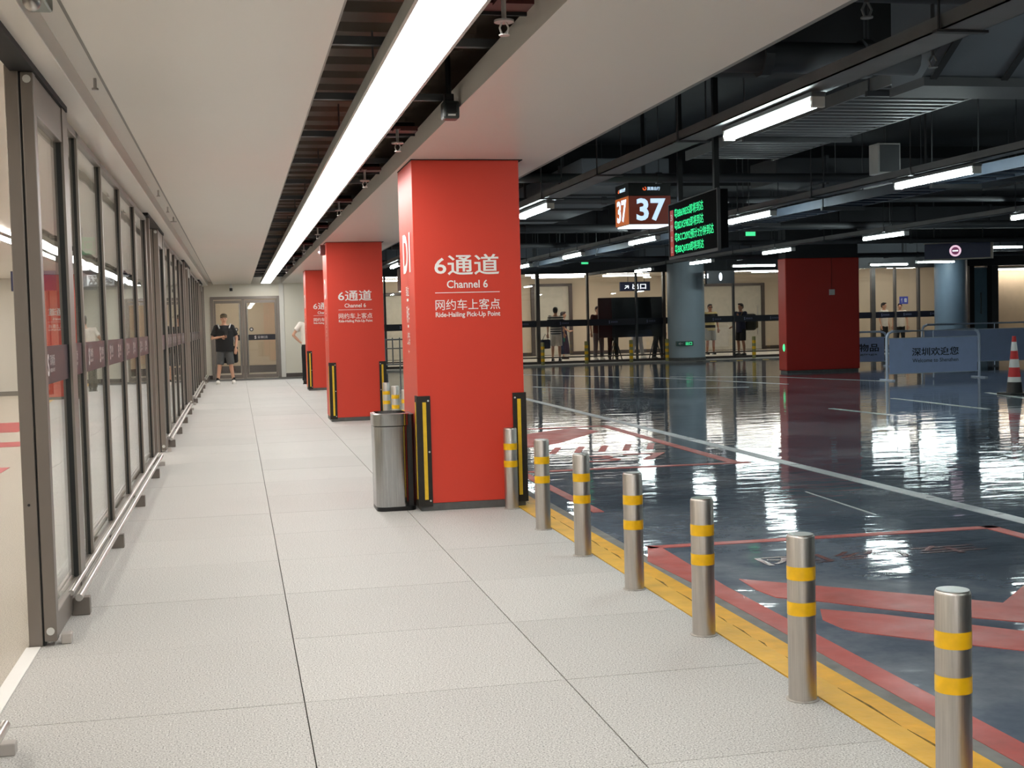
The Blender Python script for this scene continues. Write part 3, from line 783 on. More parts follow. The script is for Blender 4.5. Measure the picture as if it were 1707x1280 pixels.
for k in range(-1, 5):
    tube_lamp(10.17, 14.6 + 4.1 * k, 2.55, 'tube lamp on the third tray, number ' + ['one', 'two, cut by the right edge', 'three, above the barriers', 'four, above the big red column', 'five, above the grey round column', 'six, furthest'][k + 1])
for k, (x, y, z) in enumerate(((21.1, 35.7, 2.83), (19.85, 36.3, 2.80), (19.6, 30.0, 2.95), (17.4, 30.0, 2.78), (14.2, 33.5, 2.72))):
    tube_lamp(x, y, z, ['crosswise tube lamp under the hanging navy sign', 'crosswise tube lamp just right of the big red column', 'crosswise tube lamp at the right edge, beside the navy sign', 'short crosswise tube lamp at the left end of the navy sign', 'crosswise tube lamp above the black capsule sign'][k], 'x', 1.25)

for q, xx in enumerate((14.1, 18.1)):  # unseen extra rows, added to brighten the right of the roadway
    for k in range(4):
        tube_lamp(xx, (3.0 if q == 0 else 6.0) + 4.4 * k, 2.55, 'added tube lamp beyond the right edge of the view, row %s, number %s' % (['one', 'two'][q], ['one', 'two', 'three', 'four'][k]))
def cable_tray(x, z, y0, y1, label, wd=.13, m=M_tray):
    r = thing('cable_tray', label, 'cable tray', (x, (y0 + y1) / 2, z))
    MB().box(x - wd / 2, x + wd / 2, y0, y1, z, z + .008).box(x - wd / 2, x - wd / 2 + .006, y0, y1, z, z + .07).box(x + wd / 2 - .006, x + wd / 2, y0, y1, z, z + .07).build('channel', m, r)
    y = y0 + .8; src = None
    while y < y1:
        if any(u < y < v for u, v in ((6.9, 8.4), (16.2, 17.5), (21.0, 22.2), (32.2, 33.6))): y += 1.4
        if src is None:
            src = MB().tube([(wd / 2 + .01, 0, z - .01 - z), (wd / 2 + .01, 0, 3.9 - z)], .007, 6).tube([(-wd / 2 - .01, 0, -.01), (-wd / 2 - .01, 0, 3.9 - z)], .007, 6).box(-wd / 2 - .03, wd / 2 + .03, -.02, .02, -.012, 0).build('hanger', M_dark2, r, world=False)
            src.location = (0, y - (y0 + y1) / 2, 0)
        else:
            inst(src, 'hanger', r, (0, y - (y0 + y1) / 2, 0))
        y += 2.1
    return r
cable_tray(3.27, 2.628, -6, 36, 'dark cable tray nearest the walkway with the largest tube lamp under it', .2)
cable_tray(6.27, 2.628, -6, 36, 'pale grey lamp tray over the middle of the roadway')
cable_tray(14.1, 2.628, -6, 20, 'added lamp tray beyond the right edge, row one')  # this tray and the next are added for the extra lamp rows
cable_tray(18.1, 2.628, -6, 24, 'added lamp tray beyond the right edge, row two')
cable_tray(10.17, 2.628, -6, 36, 'thin lamp tray third from the walkway, over the barriers')
def ladder_tray(x0, x1, z, y0, y1, label, step=.25, m=M_tray2):
    cx_, cy_ = (x0 + x1) / 2, (y0 + y1) / 2; hw = (x1 - x0) / 2; hl = (y1 - y0) / 2
    r = thing('ladder_tray', label, 'cable tray', (cx_, cy_, z))
    MB().box(-hw, -hw + .02, -hl, hl, 0, .1).box(hw - .02, hw, -hl, hl, 0, .1).build('side_rail', m, r, world=False)
    src = None
    for i in range(int(2 * hl / step)):
        yy = -hl + step * (i + .5)
        if src is None:
            src = MB().box(-hw + .02, hw - .02, -.03, .03, 0, .02).build('rung', m, r, world=False); src.location = (0, yy, 0)
        else: inst(src, 'rung', r, (0, yy, 0))
    yy = -hl + .5
    while yy < hl:
        MB().box(-hw - .05, hw + .05, yy - .02, yy + .02, -.04, 0).tube([(-hw - .03, yy, -.04), (-hw - .03, yy, 3.9 - z)], .008, 6).tube([(hw + .03, yy, -.04), (hw + .03, yy, 3.9 - z)], .008, 6).build('trapeze_hanger', M_dark2, r, world=False)
        yy += 2.4
    return r
ladder_tray(6.80, 7.25, 2.60, 8.6, 31.6, 'blue grey perforated ladder tray beside the middle lamp tray', .3)
ladder_tray(4.75, 5.75, 3.02, 8.4, 13.0, 'wide dark ladder tray right of the nearest tube lamp', .16, M_tray)
ladder_tray(19.0, 19.5, 2.98, 22.3, 26.9, 'distant ladder tray over the barriers', .4)
DUCTS = []
def duct(x0, x1, y0, y1, z0, z1, label, ax, m=M_duct, step=1.2):
    DUCTS.append((x0, x1, y0, y1))
    r = thing('air_duct', label, 'duct', ((x0 + x1) / 2, (y0 + y1) / 2, z0))
    MB().box(x0, x1, y0, y1, z0, z1, .01).build('casing', m, r)
    a, c = (y0, y1) if ax == 'y' else (x0, x1)
    q = a + step / 2; fl_ = []
    while q < c:
        bb = (x0 - .03, x1 + .03, q - .02, q + .02, z0 - .03, z1 + .03) if ax == 'y' else (q - .02, q + .02, y0 - .03, y1 + .03, z0 - .03, z1 + .03)
        MB().box(*bb).build('flange', M_dark2, r); q += step
    rd = MB()
    for t in (.15, .5, .85):
        q = a + (c - a) * t
        for s_ in (0, 1):
            px, py = ((x0, x1)[s_], q) if ax == 'y' else (q, (y0, y1)[s_])
            rd.tube([(px, py, z1), (px, py, 3.9)], .008, 6)
    rd.build('hanger_rod', M_dark2, r)
    return r
duct(4.1, 5.2, 14.8, 20.6, 2.95, 3.28, 'flat blue grey air duct running above the 37 sign', 'y', M_duct, 2.0)
rb = thing('slanted_duct', 'big slanted duct with dark flanges at the top right', 'duct', (5.4, 8.0, 2.9))
MB().prism_x([(7.85, 2.92), (8.25, 2.92), (8.25, 3.75), (7.1, 3.75), (7.1, 3.40)], 4.55, 9.5).build('casing', M_duct, rb)
for xx in (4.62, 5.15, 5.68, 6.21, 6.74, 7.27, 7.8, 8.33, 8.86):
    MB().prism_x([(7.83, 2.895), (7.87, 2.88), (7.12, 3.37), (7.08, 3.38)], xx - .025, xx + .025).build('flange', M_darkest, rb)
MB().box(4.55, 9.5, 7.82, 8.28, 2.86, 2.92).build('bottom_rail', M_dark2, rb)
duct(2.4, 31, 21.2, 22.0, 2.93, 3.25, 'dark crosswise duct above the far end of the arrivals screen', 'x', M_dark2, 1.5)
duct(7.3, 31, 16.4, 17.3, 3.16, 3.5, 'wide crosswise duct in the dark upper right', 'x', M_dark2, 1.5)
duct(2.4, 31, 32.4, 33.4, 2.9, 3.25, 'blue grey crosswise duct near the far glass front', 'x', M_duct, 1.5)
duct(9.2, 11.8, 11.2, 11.6, 2.75, 3.1, 'slim crosswise duct behind the pale hanging box', 'x', M_dark2, 1.0)
def pipe(pts, rad, label, m=M_dark2, clamps=None):
    r = thing('service_pipe', label, 'pipe', pts[0])
    MB().tube(pts, rad, 12).build('pipe_run', m, r, smooth=True)
    a, c = Vector(pts[0]), Vector(pts[-1])
    n_ = max(2, int((c - a).length / 3.0))
    for i in range(n_):
        p = a.lerp(c, (i + .5) / n_); dr = (c - a).normalized()
        MB().tube([p - dr * .03, p + dr * .03], rad * 1.25, 10).build('coupling', M_dark2, r)
        if not any(q[0] - .06 < p.x < q[1] + .06 and q[2] - .06 < p.y < q[3] + .06 for q in DUCTS): MB().tube([p + Z * rad, (p.x, p.y, 3.9)], .007, 6).build('hanger_rod', M_dark2, r)
    return r
pipe([(2.50, -4, 2.74), (2.50, 36, 2.74)], .045, 'red brown sprinkler main along the soffit edge', M_redpipe)
pipe([(2.80, -4, 2.92), (2.80, 21.1, 2.92)], .075, 'thick dark pipe beside the red brown sprinkler main')
pipe([(2.96, 6.3, 3.05), (20, 6.3, 3.05)], .05, 'dark crosswise pipe before the nearest tube lamp')
pipe([(2.96, 7.6, 2.98), (4.35, 7.6, 2.98)], .10, 'short fat crosswise pipe behind the soffit edge')
pipe([(2.96, 13.2, 2.86), (31, 13.2, 2.86)], .05, 'dark crosswise pipe right of the arrivals screen')
pipe([(2.96, 15.3, 2.82), (31, 15.3, 2.82)], .04, 'thin crosswise pipe behind the arrivals screen')
pipe([(2.96, 19.6, 2.80), (31, 19.6, 2.80)], .06, 'crosswise pipe above the green exit signs')
pipe([(2.96, 24.4, 2.82), (31, 24.4, 2.82)], .05, 'crosswise pipe before the big red column')
pipe([(2.96, 29.6, 2.78), (31, 29.6, 2.78)], .06, 'last crosswise pipe before the far glass front')
pipe([(8.9, 8.6, 3.0), (8.9, 21.1, 3.0)], .06, 'thick dark pipe between the second and third lamp trays')
pipe([(12.0, 8.6, 3.03), (12.0, 16.3, 3.03)], .06, 'dark pipe right of the third lamp tray', M_dark2)
pipe([(7.75, 8.6, 2.95), (7.75, 21.1, 2.95)], .03, 'thin dark pipe right of the ladder tray', M_dark2)
hb = thing('junction_box', 'pale grey box hanging above the middle lamp tray', 'box', (6.75, 12.4, 2.8))
MB().box(6.62, 6.88, 12.3, 12.5, 2.80, 3.12, .008).build('enclosure', M_plastic_w, hb)
MB().box(6.64, 6.86, 12.292, 12.302, 2.82, 3.10).build('cover', M_tray, hb)
MB().tube([(6.75, 12.4, 3.12), (6.75, 12.4, 3.9)], .012, 8).build('drop_rod', M_dark2, hb)
def pendant_sprinkler(x, y, z, label):
    r = thing('sprinkler', label, 'sprinkler', (x, y, z), group='sprinklers over the roadway')
    MB().tube([(0, 0, .03), (0, 0, .31)], .012, 8).build('stem', M_dark2, r, world=False)
    MB().tube([(-.005, 0, .03), (-.022, 0, .0), (-.010, 0, -.03)], .006, 6).tube([(.005, 0, .03), (.022, 0, .0), (.010, 0, -.03)], .006, 6).build('yoke', M_tray, r, world=False)
    MB().tube([(0, 0, -.036), (0, 0, -.03)], .026, 10).build('deflector', M_tray, r, world=False)
pendant_sprinkler(2.62, 4.95, 2.62, 'dark sprinkler at the soffit corner, top of the view')
pendant_sprinkler(3.72, 6.3, 2.70, 'dark sprinkler right of the nearest tube lamp')

# ------------------------------------------------------------------ signs over the roadway
b37 = thing('bay_sign', 'hanging box sign with a lit number 37 and a black top', 'sign', (4.555, 13.85, 2.34))
x0, x1, y0, y1 = 4.30, 4.79, 13.6, 14.1
MB().box(x0, x1, y0, y1, 2.71, 2.86, .004).build('top_box', M_black, b37)
MB().box(x0, x1, y0, y1, 2.395, 2.71, .002).build('core', M_black, b37)
MB().box(x0 + .004, x1 - .004, y0 - .004, y0, 2.40, 2.708).build('front_face', M_led_face, b37)
MB().box(x0 - .004, x0, y0 + .004, y1 - .004, 2.40, 2.708).build('side_face', M_led_side, b37)
MB().box(x0 + .015, x1 - .015, y0 + .015, y1 - .015, 2.378, 2.395).build('lit_underside', M_glow_w, b37)
t = MB(); put_text(t, '37', .34, .25, (4.555, y0 - .007, 2.557), X, Z, .03); t.build('front_number', M_led_w, b37)
t = MB(); put_text(t, '37', .36, .25, (x0 - .007, 13.85, 2.557), -Y, Z, .03); t.build('side_number', M_led_w, b37)
t = MB(); put_text(t, '滴滴出行', .15, .04, (4.59, y0 - .003, 2.79), X, Z, .02); t.build('front_brand_lettering', M_led_w, b37)
t = MB(); put_text(t, '滴滴出行', .22, .04, (x0 - .003, 13.82, 2.79), -Y, Z, .02); t.build('side_brand_lettering', M_led_w, b37)
def ring_mesh(c, r0, r1, right, up, seg=24, arc=360, a0=0):
    b = MB(); c, right, up = Vector(c), Vector(right), Vector(up); n_ = seg
    vs = []
    for k in range(n_ + 1):
        a = R_(a0 + arc * k / n_)
        e = right * math.cos(a) + up * math.sin(a)
        vs += [c + e * r0, c + e * r1]
    b._new(vs, [(2 * k, 2 * k + 1, 2 * k + 3, 2 * k + 2) for k in range(n_)])
    return b
ring_mesh((4.485, y0 - .003, 2.79), .012, .021, X, Z, arc=290, a0=150).build('front_emblem', M_led_o, b37)
ring_mesh((x0 - .003, 13.97, 2.79), .012, .021, -Y, Z, arc=290, a0=150).build('side_emblem', M_led_o, b37)
MB().box(4.54, 4.575, 13.83, 13.87, 2.86, 3.9).build('drop_post', M_black, b37)
ap = thing('arrivals_screen', 'black hanging screen with four rows of green plate numbers', 'sign', (4.43, 12.4, 1.96))
A, B = Vector((4.67, 13.3, 0)), Vector((4.54, 11.55, 0))
dr = (B - A).normalized(); nr = Vector((dr.y, -dr.x, 0)); nr = nr if nr.x < 0 else -nr
Ls = (B - A).length
def quadbox(mb, s0, s1, d0, d1, z0, z1):
    P = [A + dr * s0 + nr * d0, A + dr * s1 + nr * d0, A + dr * s1 + nr * d1, A + dr * s0 + nr * d1]
    return mb.prism([(p.x, p.y) for p in P], z0, z1)
zb, zt = 2.01, 2.57
quadbox(MB(), 0, Ls, -.10, 0, zb, zt).build('housing', mat('led_matrix_black', S(13, 13, 15), .95, spec=.1), ap)
fm = MB(); quadbox(fm, -.02, Ls + .02, -.02, .012, zb - .03, zb); quadbox(fm, -.02, Ls + .02, -.02, .012, zt, zt + .01); quadbox(fm, Ls, Ls + .02, -.02, .012, zb, zt); quadbox(fm, -.02, 0, -.02, .012, zb, zt)
fm.build('bezel', M_dark2, ap)
quadbox(MB(), .02, .15, 0, .004, zb + .01, zt - .06).build('red_heading_strip', M_led_red, ap)
t = MB()
for i, c_ in enumerate('3网车位'):
    put_text(t, c_, .09, .07, A + dr * .085 + nr * .006 + Z * (zt - .14 - i * .115), dr, Z, .02)
t.build('heading_lettering', M_logowhite, ap)
for i, s_ in enumerate(('粤BB69835即将到达', '粤BDX5982即将到达', '粤BCC2092预计3分钟到达', '粤BBQ6920即将到达')):
    t = MB(); wd = 1.42 if i == 2 else 1.08
    put_text(t, s_, wd, .10, A + dr * (.2 + wd / 2) + nr * .004 + Z * (zt - .105 - i * .128), dr, Z, .012); t.build('message_row', M_led_g, ap)
for u in (.2, 1.5): quadbox(MB(), u, u + .06, -.08, -.03, zt + .01, 3.9).build('drop_post', M_black, ap)
bs = thing('navy_sign', 'long navy hanging sign with a glowing round emblem, upper right', 'sign', (15.9, 26, 2.5))
A = Vector((15.22, 26.2, 0)); B = Vector((16.36, 25.4, 0)); dr = (B - A).normalized(); nr = Vector((dr.y, -dr.x, 0)); Ls = (B - A).length
quadbox(MB(), 0, Ls, -.18, 0, 2.50, 2.84).build('panel', M_signblue, bs)
fm = MB(); quadbox(fm, -.02, Ls + .02, -.2, .01, 2.475, 2.50); quadbox(fm, -.02, Ls + .02, -.2, .01, 2.84, 2.86); quadbox(fm, Ls, Ls + .05, -.2, .01, 2.475, 2.86); fm.build('edge_profile', M_trimgrey, bs)
ce = A + dr * (Ls * .47) + nr * .005 + Z * 2.67
ring_mesh(ce, .085, .125, dr, Z).build('emblem_ring', M_glow_pink, bs)
ring_mesh(ce, 0, .085, dr, Z).build('emblem_disc', mat('glow_plum', S(120, 60, 90), .5, emit=.4, emit_col=S(150, 80, 120), sample=False), bs)
t = MB(); put_text(t, '—', .12, .03, ce + nr * .003, dr, Z, .02); t.build('emblem_bar', M_glow_w, bs)
MB().tube([(15.4, 26.1, 2.86), (15.4, 26.1, 3.9)], .015, 8).tube([(16.3, 25.6, 2.86), (16.3, 25.6, 3.9)], .015, 8).build('drop_rod', M_dark2, bs)
ks = thing('black_sign', 'black hanging sign with a white capsule emblem beside the grey column', 'sign', (14.0, 35.5, 2.3))
MB().box(13.55, 14.42, 35.45, 35.6, 2.30, 2.68, .004).build('panel', mat('sign_black', S(28, 32, 40), .4), ks)
ring_mesh((13.98, 35.445, 2.50), .03, .052, X, Z * 2.3).build('emblem_ring', M_glow_w, ks)
t = MB(); put_text(t, '8', .045, .13, (13.98, 35.444, 2.50), X, Z, .02); t.build('emblem_digit', M_glow_w, ks)
MB().box(13.56, 13.60, 35.44, 35.45, 2.46, 2.60).build('edge_mark', M_glow_w, ks)
MB().tube([(13.8, 35.52, 2.68), (13.8, 35.52, 3.9)], .012, 6).tube([(14.2, 35.52, 2.68), (14.2, 35.52, 3.9)], .012, 6).build('drop_rod', M_dark2, ks)
for x, y, z, l in ((8.33, 30, 2.68, 'small green exit sign glowing left of the 37 sign lamps'), (8.42, 20, 2.66, 'small green exit sign glowing right of the arrivals screen')):
    e = thing('exit_sign', l, 'sign', (x, y, z))
    MB().box(-.10, .10, -.02, .02, 0, .09, .006).build('housing', M_plastic_d, e, world=False)
    MB().box(-.085, .085, -.026, -.019, .012, .078).build('lit_face', M_exit, e, world=False)
    MB().tube([(0, 0, .09), (0, 0, 3.9 - z)], .008, 6).build('drop_rod', M_dark2, e, world=False)

# ------------------------------------------------------------------ far columns
gc = thing('grey_column', 'round blue grey column before the far glass front', 'column', (13.23, 36.62, 0), kind='thing')
MB().lathe([(.56, .03), (.56, 3.35)], c=(13.36, 36.75), seg=40).build('shaft', M_greycol, gc, smooth=True)
MB().lathe([(.58, .03), (.58, .12)], c=(13.36, 36.75), seg=40).build('base_ring', M_plinth, gc, smooth=True)
ex = thing('column_exit_sign', 'green lit exit arrow sign low on the grey round column', 'sign', (13.2, 36.12, .5))
t = MB(); put_text(t, '←', .14, .07, (12.96, 36.165, .55), X, Z, .02); t.build('arrow', M_logowhite, ex)
t = MB(); put_text(t, '出口', .20, .10, (13.22, 36.165, .55), X, Z, .02); t.build('exit_lettering', M_exit, ex)
MB().box(12.84, 13.36, 36.168, 36.26, .48, .62).build('plate', mat('exit_plate', S(70, 96, 92), .4), ex)
rc = thing('wide_red_column', 'wide deep red column with a dark top standing on the roadway', 'column', (13.26, 27.5, 0), kind='thing')
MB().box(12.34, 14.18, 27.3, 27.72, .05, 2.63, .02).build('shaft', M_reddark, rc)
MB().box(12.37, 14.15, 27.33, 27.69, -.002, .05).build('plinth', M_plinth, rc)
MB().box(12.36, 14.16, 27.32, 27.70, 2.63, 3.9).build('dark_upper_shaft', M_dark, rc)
MB().box(13.42, 13.55, 27.27, 27.31, 1.77, 1.90, .004).build('switch_box', M_plastic_w, rc)
MB().box(13.478, 13.488, 27.29, 27.302, 1.9, 2.63).build('conduit', mat('conduit_red', S(120, 34, 28), .5), rc)
MB().ball((12.34, 27.42, .58), (.03, .05, .09), 10, 6).build('exit_lens', M_exit, rc, smooth=True)
bc = thing('blue_grey_column', 'blue grey column behind the barriers at the right', 'column', (22.0, 36.4, 0), kind='thing')
MB().lathe([(.5, .03), (.5, 3.35)], c=(22.25, 36.75), seg=32).build('shaft', mat('column_steel_blue', S(112, 130, 148), .4, var=.03), bc, smooth=True)
MB().lathe([(.52, .03), (.52, .12)], c=(22.25, 36.75), seg=32).build('base_ring', M_plinth, bc)

# ------------------------------------------------------------------ far glass front
FY = 37.5
g = struct('window_6')
mx_list = [(2.6, .05), (4.3, .05), (6.4, .05), (8.92, .11), (10.48, .06), (12.03, .05), (12.92, .08), (15.2, .05), (17.0, .06), (18.6, .06), (19.95, .13), (20.72, .06), (21.55, .07), (22.6, .06)]
for x, wd in mx_list:
    MB().box(x - wd / 2, x + wd / 2, FY - .05, FY + .07, .03, 2.78).build('mullion', M_framedk if wd > .055 else M_dark2, g)
for (xa, wa), (xb, wb_) in zip(mx_list[:-1], mx_list[1:]):
    a, c = xa + wa / 2, xb - wb_ / 2
    MB().box(a, c, FY, FY + .012, .10, 2.74).build('pane', M_glassfar, g)
    p = MB().box(a, c, FY - .006, FY - .002, 1.15, 1.345).build('manifestation_band', M_banddk, g)
    t = MB(); k = max(1, int((c - a) / .75))
    for i in range(k):
        q = a + (c - a) * (i + .5) / k
        put_text(t, '深圳机场', .22, .06, (q + .05, FY - .009, 1.247), X, Z); put_text(t, 'S', .04, .09, (q - .1, FY - .009, 1.247), X, Z, .03)
    t.build('band_lettering', mat('logo_dim', S(120, 120, 150), .5), p)
MB().box(2.5, 22.6, FY - .03, FY + .05, .03, .10).build('bottom_rail', M_framedk, g)
MB().box(2.5, 22.6, FY - .03, FY + .05, 2.74, 2.80).build('head_rail', M_framedk, g)
MB().tube([(2.6, FY - .12, .22), (22.5, FY - .12, .22)], .02, 8).build('kick_rail', M_framedk, g)
d = struct('door_2')     # service door beside the blue grey column
MB().box(22.75, 22.95, FY - .02, FY + .1, .03, 2.76).box(23.35, 23.52, FY - .06, FY + .1, .03, 2.76).box(24.0, 24.15, FY - .06, FY + .1, .03, 2.76).build('door_frame', M_darkest, d)
MB().box(23.52, 24.0, FY - .02, FY + .04, .03, 2.70, .004).build('door_leaf', mat('door_blue_grey', S(96, 122, 138), .4), d)
MB().tube([(23.75, FY - .07, 1.2), (23.75, FY - .07, 1.9)], .018, 8).tube([(23.75, FY - .07, 1.25), (23.75, FY - .02, 1.25)], .012, 6).tube([(23.75, FY - .07, 1.85), (23.75, FY - .02, 1.85)], .012, 6).build('pull_handle', M_plastic_d, d)
MB().box(24.15, 24.42, FY - .02, 38.5, .03, 2.76).build('door_return', M_dark2, d)
# inner doors on the hall's back wall
n_ = 3
for xa, xb, zt_ in ((5.2, 7.4, 2.5), (10.9, 12.5, 2.72), (17.6, 20.3, 2.6)):
    d = struct('door_%d' % n_); n_ += 1
    MB().box(xa, xa + .13, 46.85, 47, 0, zt_).box(xb - .13, xb, 46.85, 47, 0, zt_).box(xa + .13, xb - .13, 46.85, 47, zt_ - .1, zt_).build('door_frame', M_framedk, d)
    MB().box(xa + .13, xb - .13, 46.93, 46.97, .02, zt_ - .1).build('door_leaf', mat('door_cream', S(196, 190, 174), .5), d)
    MB().tube([(xb - .3, 46.88, .6), (xb - .3, 46.88, 1.7)], .02, 8).build('pull_handle', M_steeltop, d)
    MB().box(xa + .13, xb - .13, 46.92, 46.931, 1.1, 1.25).build('manifestation_band', M_banddk, d)
# lights of the far interior
for k, (xa, xb, y, z) in enumerate(((3.0, 7.6, 42, 2.88), (9.6, 11.7, 42, 2.86), (11.5, 13.0, 41, 2.88), (10.4, 12.3, 44.5, 2.86), (12.9, 14.6, 44, 2.86), (15.9, 17.1, 43.5, 2.80), (17.1, 18.6, 42, 2.88), (17.8, 19.4, 40.5, 2.86), (22.4, 23.4, 41, 2.86), (23.2, 24.6, 40.2, 2.86), (19.0, 21.4, 43.0, 2.88), (5.0, 8.8, 45, 2.86))):
    r = thing('ceiling_batten', 'white ceiling batten inside the far glazed hall, number ' + ['one, leftmost', 'two, left of the striped man', 'three, above the black board', 'four, deep behind the striped man', 'five, deep behind the black board', 'six, behind the black sign', 'seven, right of the black sign', 'eight, beside the big red column',
              'nine, above the toilet sign', 'ten, deepest at the right', 'eleven, behind the big red column', 'twelve, deep at the left'][k], 'light', ((xa + xb) / 2, y, z), group='battens in the far hall')
    h = (xb - xa) / 2
    MB().box(-h, h, -.08, .08, 0, .05).build('diffuser', M_hallstrip, r, world=False)
    MB().box(-h - .02, h + .02, -.09, .09, .05, .075).build('housing', M_plastic_w, r, world=False)
r = thing('cove_light', 'long light line above the peach wall at the far right', 'light', (28, 38.2, 2.6))
MB().box(24.5, 31.8, 37.9, 38.05, 2.62, 2.67).build('diffuser', mat('cove_lamp', (1, .98, .94, 1), .5, var=0, emit=14, emit_col=(1, .96, .90, 1)), r)
MB().box(24.5, 31.8, 37.89, 38.3, 2.67, 2.72).build('housing', M_plastic_w, r)
ts = thing('toilet_sign', 'small blue toilet sign on the far glass right of the red column', 'sign', (21.0, FY - .03, 1.6))
MB().box(20.87, 21.17, FY - .02, FY - .008, 1.58, 1.82).build('plate', mat('sign_violet_blue', S(70, 74, 150), .4), ts)
t = MB(); put_text(t, '↑', .07, .15, (20.95, FY - .023, 1.70), X, Z, .02); put_text(t, '♿', .08, .12, (21.08, FY - .023, 1.70), X, Z, .01); t.build('pictograms', M_logowhite, ts)
ps = thing('poster', 'pale blue lit poster inside the far glazed hall, left side', 'poster', (9.55, 45, 1.4))
MB().box(9.3, 10.05, 44.95, 45.0, .62, 1.95).build('panel', mat('poster_pale', S(196, 200, 226), .5, var=.1, scale=4), ps)
MB().box(9.27, 10.08, 44.96, 45.03, .58, 1.99).build('frame', M_plastic_w, ps)
MB().box(9.4, 9.46, 44.97, 45.03, 0.005, .6).box(9.9, 9.96, 44.97, 45.03, 0.005, .6).build('stand_leg', M_plastic_w, ps)
hs = thing('hall_sign', 'small navy direction sign hanging in the far hall above the black board', 'sign', (14.0, 43.0, 2.3))
MB().box(13.2, 14.3, 42.95, 43.05, 2.3, 2.62).build('panel', M_signblue, hs)
t = MB(); put_text(t, '↗ 出口', .8, .2, (13.75, 42.945, 2.46), X, Z, .02); t.build('lettering', M_glow_w, hs)
MB().tube([(13.5, 43, 2.62), (13.5, 43, 2.95)], .01, 6).tube([(14.1, 43, 2.62), (14.1, 43, 2.95)], .01, 6).build('drop_rod', M_dark2, hs)

# railing seen between the red columns
rl = thing('guard_railing', 'grey post railing seen in the gap between the nearest red columns', 'railing', (4.4, 33.2, 0))
MB().tube([(3.6, 33.2, .95), (5.3, 33.2, .95)], .02, 8).build('top_rail', M_tray, rl)
MB().tube([(3.6, 33.2, .72), (5.3, 33.2, .72)], .015, 8).tube([(3.6, 33.2, .30), (5.3, 33.2, .30)], .02, 8).build('mid_rail', M_tray, rl)
for i in range(10):
    MB().tube([(3.6 + i * .187, 33.2, 0 if i % 3 == 0 else .3), (3.6 + i * .187, 33.2, 1.0)], .018, 8).build('baluster', M_tray, rl)
# lit bay number behind the nearest column
b3 = thing('bay_sign', 'lit bay number sign half hidden behind the nearest red column', 'sign', (3.6, 24, 2.4))
MB().box(3.05, 3.85, 24, 24.4, 1.98, 2.40, .004).build('core', M_black, b3)
t = MB(); put_text(t, '38', .5, .32, (3.42, 23.99, 2.18), X, Z, .03); t.build('front_number', M_glow_pink, b3)
MB().box(3.07, 3.83, 24.02, 24.38, 1.965, 1.98).build('lit_underside', M_glow_w, b3)
MB().box(3.4, 3.44, 24.18, 24.22, 2.40, 3.9).build('drop_post', M_black, b3)

# ------------------------------------------------------------------ barriers and cone
def barrier(A, B, h, label, text=None, group='blue event barriers', tpos=.5, tw=.9):
    r = thing('barrier', label, 'barrier', ((A[0] + B[0]) / 2, (A[1] + B[1]) / 2, 0), group=group)
    A, B = Vector((A[0], A[1], 0)), Vector((B[0], B[1], 0)); dr = (B - A).normalized(); nr = Vector((dr.y, -dr.x, 0)); L_ = (B - A).length
    rad = .028
    def P(s_, z, d_=0): return A + dr * s_ + Z * z + nr * d_
    c = .12; pts = [P(0, .02), P(0, h - c), P(c * .3, h - c * .3), P(c, h), P(L_ - c, h), P(L_ - c * .3, h - c * .3), P(L_, h - c), P(L_, .02)]
    MB().tube(pts, rad, 10).build('tube_frame', M_barframe, r, smooth=True)
    MB().tube([P(.03, h - .14), P(L_ - .03, h - .14)], .012, 8).tube([P(.03, .13), P(L_ - .03, .13)], .012, 8).build('cross_rail', M_barframe, r)
    MB().tube([P(L_ / 2, h - .14), P(L_ / 2, h)], .012, 8).tube([P(L_ / 2, .03), P(L_ / 2, .13)], .012, 8).build('spacer', M_barframe, r)
    pl = MB(); q = [P(.05, 0, -.01), P(L_ - .05, 0, -.01), P(L_ - .05, 0, .01), P(.05, 0, .01)]
    pl.prism([(v.x, v.y) for v in q], .13, h - .14); pn = pl.build('panel', M_barrier, r)
    for s_ in (.0, L_):
        q = [P(s_ - .03, 0, -.25), P(s_ + .03, 0, -.25), P(s_ + .03, 0, .25), P(s_ - .03, 0, .25)]
        MB().prism([(v.x, v.y) for v in q], 0, .022).build('foot', M_barframe, r)
    for body, w_, h_, s_, z, bo in (text or []):
        t = MB(); put_text(t, body, w_, h_, P(s_, z, .013), dr, Z, bo); t.build('lettering', M_bartext, pn)
    return r
barrier((12.47, 22.9), (14.48, 22.9), .96, 'blue welcome barrier with Chinese greeting, in front of the others', [('深圳欢迎您', 1.02, .165, 1.04, .545, .014), ('Welcome to Shenzhen', 1.0, .075, 1.04, .375, .004)])
barrier((14.3, 29.3), (15.72, 28.9), .86, 'blue barrier partly hidden behind the big red column', [('随身物品', .98, .2, .80, .47, .02), ('belongings', .9, .06, .80, .30, .004)])
barrier((15.72, 27.2), (19.3, 26.9), 1.02, 'longest blue barrier running out of the right edge')
cn = thing('traffic_cone', 'red and white striped traffic cone at the right edge', 'cone', (11.93, 17.9, 0))
MB().box(11.93 - .19, 11.93 + .19, 17.71, 18.09, 0, .035, .01).build('base', M_black, cn)
prof = lambda z: .125 - (.125 - .028) * z / .92
segs = [(.03, .20, M_black), (.20, .28, M_conewhite), (.28, .43, M_conered), (.43, .56, M_conewhite), (.56, .69, M_conered), (.69, .83, M_conewhite), (.83, .92, M_conered)]
for a, c, m in segs:
    MB().lathe([(prof(a), a), (prof(c), c)], c=(11.93, 17.9), seg=24).build({'cone_white': 'white_band', 'cone_red': 'red_band', 'plastic_black': 'skirt'}[m.name], m, cn, smooth=True)

